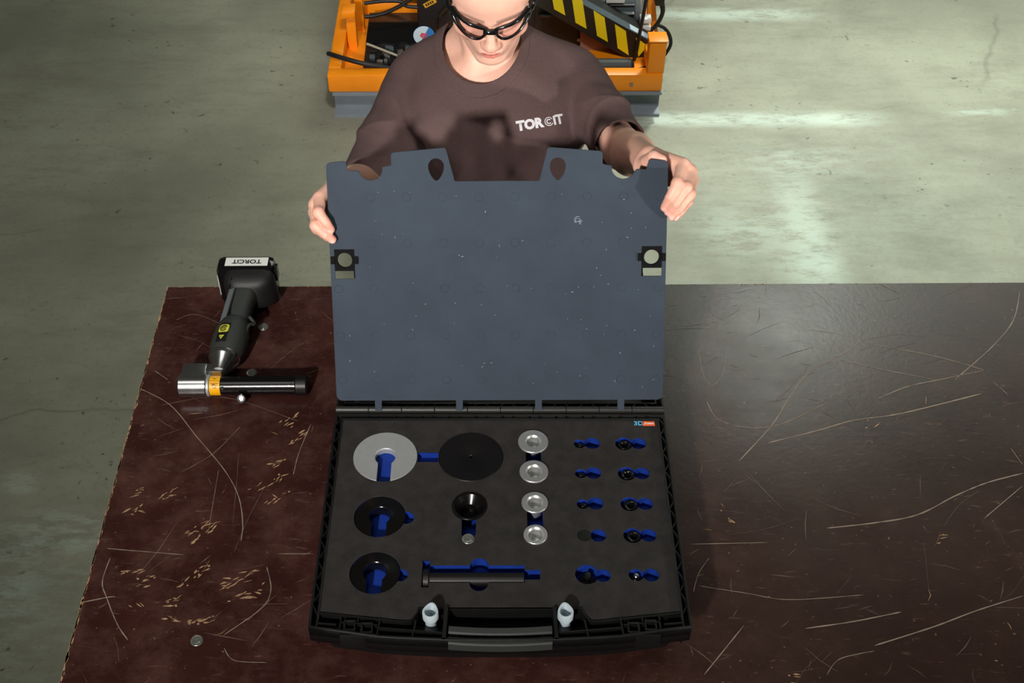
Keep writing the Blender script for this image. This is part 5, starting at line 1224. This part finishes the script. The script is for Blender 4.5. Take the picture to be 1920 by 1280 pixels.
sc = wid/(w1+w2+w3+2*gap)
put_logo(b1, 'logo_letters', 0.0, sc); put_logo(b2, 'logo_letters', (w1+gap)*sc, sc); put_logo(b3, 'logo_letters', (w1+w2+2*gap)*sc, sc)

# hair, trousers, shoes
Hh = []
ell(Hh, H(0, 0.043, -0.086), (0.0815, 0.092, 0.098), 0.02, HR)
ell(Hh, H(0, 0.01, -0.155), (0.045, 0.05, 0.04), 0.03, HR)
def hair_post(P, d):
    q = (P-HO)@HR.T
    line = np.maximum.reduce([q[:, 2]+0.006-0.7*np.clip(q[:, 1]-0.085, -1, 0)*-1, -(q[:, 1]+0.035), (q[:, 2]+0.070)-0.9*(q[:, 1]-0.012)*2.2])
    return np.maximum(d+0.0005*np.sin(q[:, 0]*420+14*np.sin(q[:, 1]*22)+q[:, 2]*60), line)
me, _ = sdf_mesh('hair', Hh, HO-0.2, HO+0.2, 0.0026, hair_post, 0.05)
pp_(link('hair', me, M['hair']))
T_ = []
ell(T_, (0.010, 1.995, -0.060), (0.158, 0.102, 0.140), 0.05)
for s in (-1, 1):
    cap(T_, (0.010+s*0.080, 1.995, -0.12), (0.010+s*0.095, 1.985, -0.47), 0.083, 0.062, k=0.03)
    cap(T_, (0.010+s*0.095, 1.985, -0.47), (0.010+s*0.100, 2.005, -0.855), 0.062, 0.050, k=0.03)
me, _ = sdf_mesh('trousers', T_, (-0.25, 1.80, -0.93), (0.27, 2.20, 0.10), 0.0075)
pp_(link('trousers', me, M['trousers']))
for s in (-1, 1):
    K_ = []
    cap(K_, (0.010+s*0.100, 2.035, -0.875), (0.010+s*0.112, 1.89, -0.885), 0.040, 0.036, k=0.02); cap(K_, (0.010+s*0.100, 2.02, -0.86), (0.010+s*0.100, 2.015, -0.80), 0.044, 0.046, k=0.02)
    me, _ = sdf_mesh('shoe', K_, (0.010+s*0.1-0.08, 1.80, -0.960), (0.010+s*0.1+0.08, 2.12, -0.73), 0.005, lambda P, d: np.maximum(d, FLOOR_Z+0.001-P[:, 2]))
    pp_(link('shoe', me, M['dark_rubber']))

# safety glasses
gl = empty('safety_glasses', tuple(H(0, 0, 0.03)), 0, 'black framed safety glasses worn by the person', 'glasses')
def gp(o): o.parent = gl; o.location = Vector(o.location)-gl.location; return o
def gf(x): return 0.0380-2.2*x*x-1400*x**4                                   # wrap of the frame
def G3(x, u, df=0.0): return tuple(H(x*0.95, u+0.0095, gf(x)+df-0.007))
def dense(pts, closed=False, n=6):
    P = [Vector((x, y, 0)) for x, y in pts]
    if closed: P = [P[-1]]+P+[P[0], P[1]]; Q_ = smoothpath(P, n); return [(v.x, v.y) for v in Q_[n:-n-1]]
    return [(v.x, v.y) for v in smoothpath(P, n)]
lens_o = [(0.0085, 0.000), (0.020, 0.0050), (0.038, 0.0090), (0.056, 0.0110), (0.0675, 0.0070), (0.0680, -0.0070), (0.058, -0.0175), (0.041, -0.0245), (0.023, -0.0255), (0.0115, -0.0140)]
for s in (-1, 1):
    P = dense(lens_o, True)
    rr = [0.0026+0.0012*np.exp(-((y-0.012)/0.008)**2)+0.0022*np.exp(-((x-0.068)/0.008)**2) for x, y in P]
    bm = bmesh.new(); tube(bm, [G3(s*x, y) for x, y in P], rr, 10, True); bmesh.ops.recalc_face_normals(bm, faces=bm.faces)
    gp(obj('rim', bm, M['black_gloss'], None, True))
    bm = bmesh.new(); rows = []
    for t in (1.0, 0.7, 0.35): rows.append([bm.verts.new(G3(s*(0.039+(x-0.039)*t), -0.005+(y+0.005)*t, 0.0006)) for x, y in P])
    for A, B in zip(rows, rows[1:]):
        for i in range(len(P)): bm.faces.new((A[i], A[(i+1) % len(P)], B[(i+1) % len(P)], B[i]))
    bm.faces.new(rows[-1]); bmesh.ops.recalc_face_normals(bm, faces=bm.faces)
    gp(obj('lens', bm, M['lens'], None, True))
    tmp = [H(s*0.0635, 0.013, -0.006), H(s*0.0705, 0.012, -0.016), H(s*0.0750, 0.009, -0.036), H(s*0.0770, 0.006, -0.065), H(s*0.0775, 0.004, -0.095), H(s*0.0770, -0.012, -0.112)]
    bm = bmesh.new(); tube(bm, smoothpath([tuple(t) for t in tmp], 6), [0.0050]*8+[0.0042]*23, 10); bmesh.ops.recalc_face_normals(bm, faces=bm.faces)
    tm = gp(obj('temple', bm, M['black_gloss'], None, True))
    o = lat('hinge_screw', [(0, 0), (0.0011, 0), (0.0010, 0.0006), (0, 0.0008)], M['steel'], tm, 12, TX(*H(s*0.0796, 0.0095, -0.034)) @ Vector((s, 0, 0)).to_track_quat('Z', 'Y').to_matrix().to_4x4())
bm = bmesh.new(); tube(bm, smoothpath([G3(-0.0120, -0.005, 0.0002), G3(-0.004, -0.0035, 0.0020), G3(0.004, -0.0035, 0.0020), G3(0.0120, -0.005, 0.0002)], 6), 0.0050, 10); bmesh.ops.recalc_face_normals(bm, faces=bm.faces)
gp(obj('bridge', bm, M['black_gloss'], None, True))
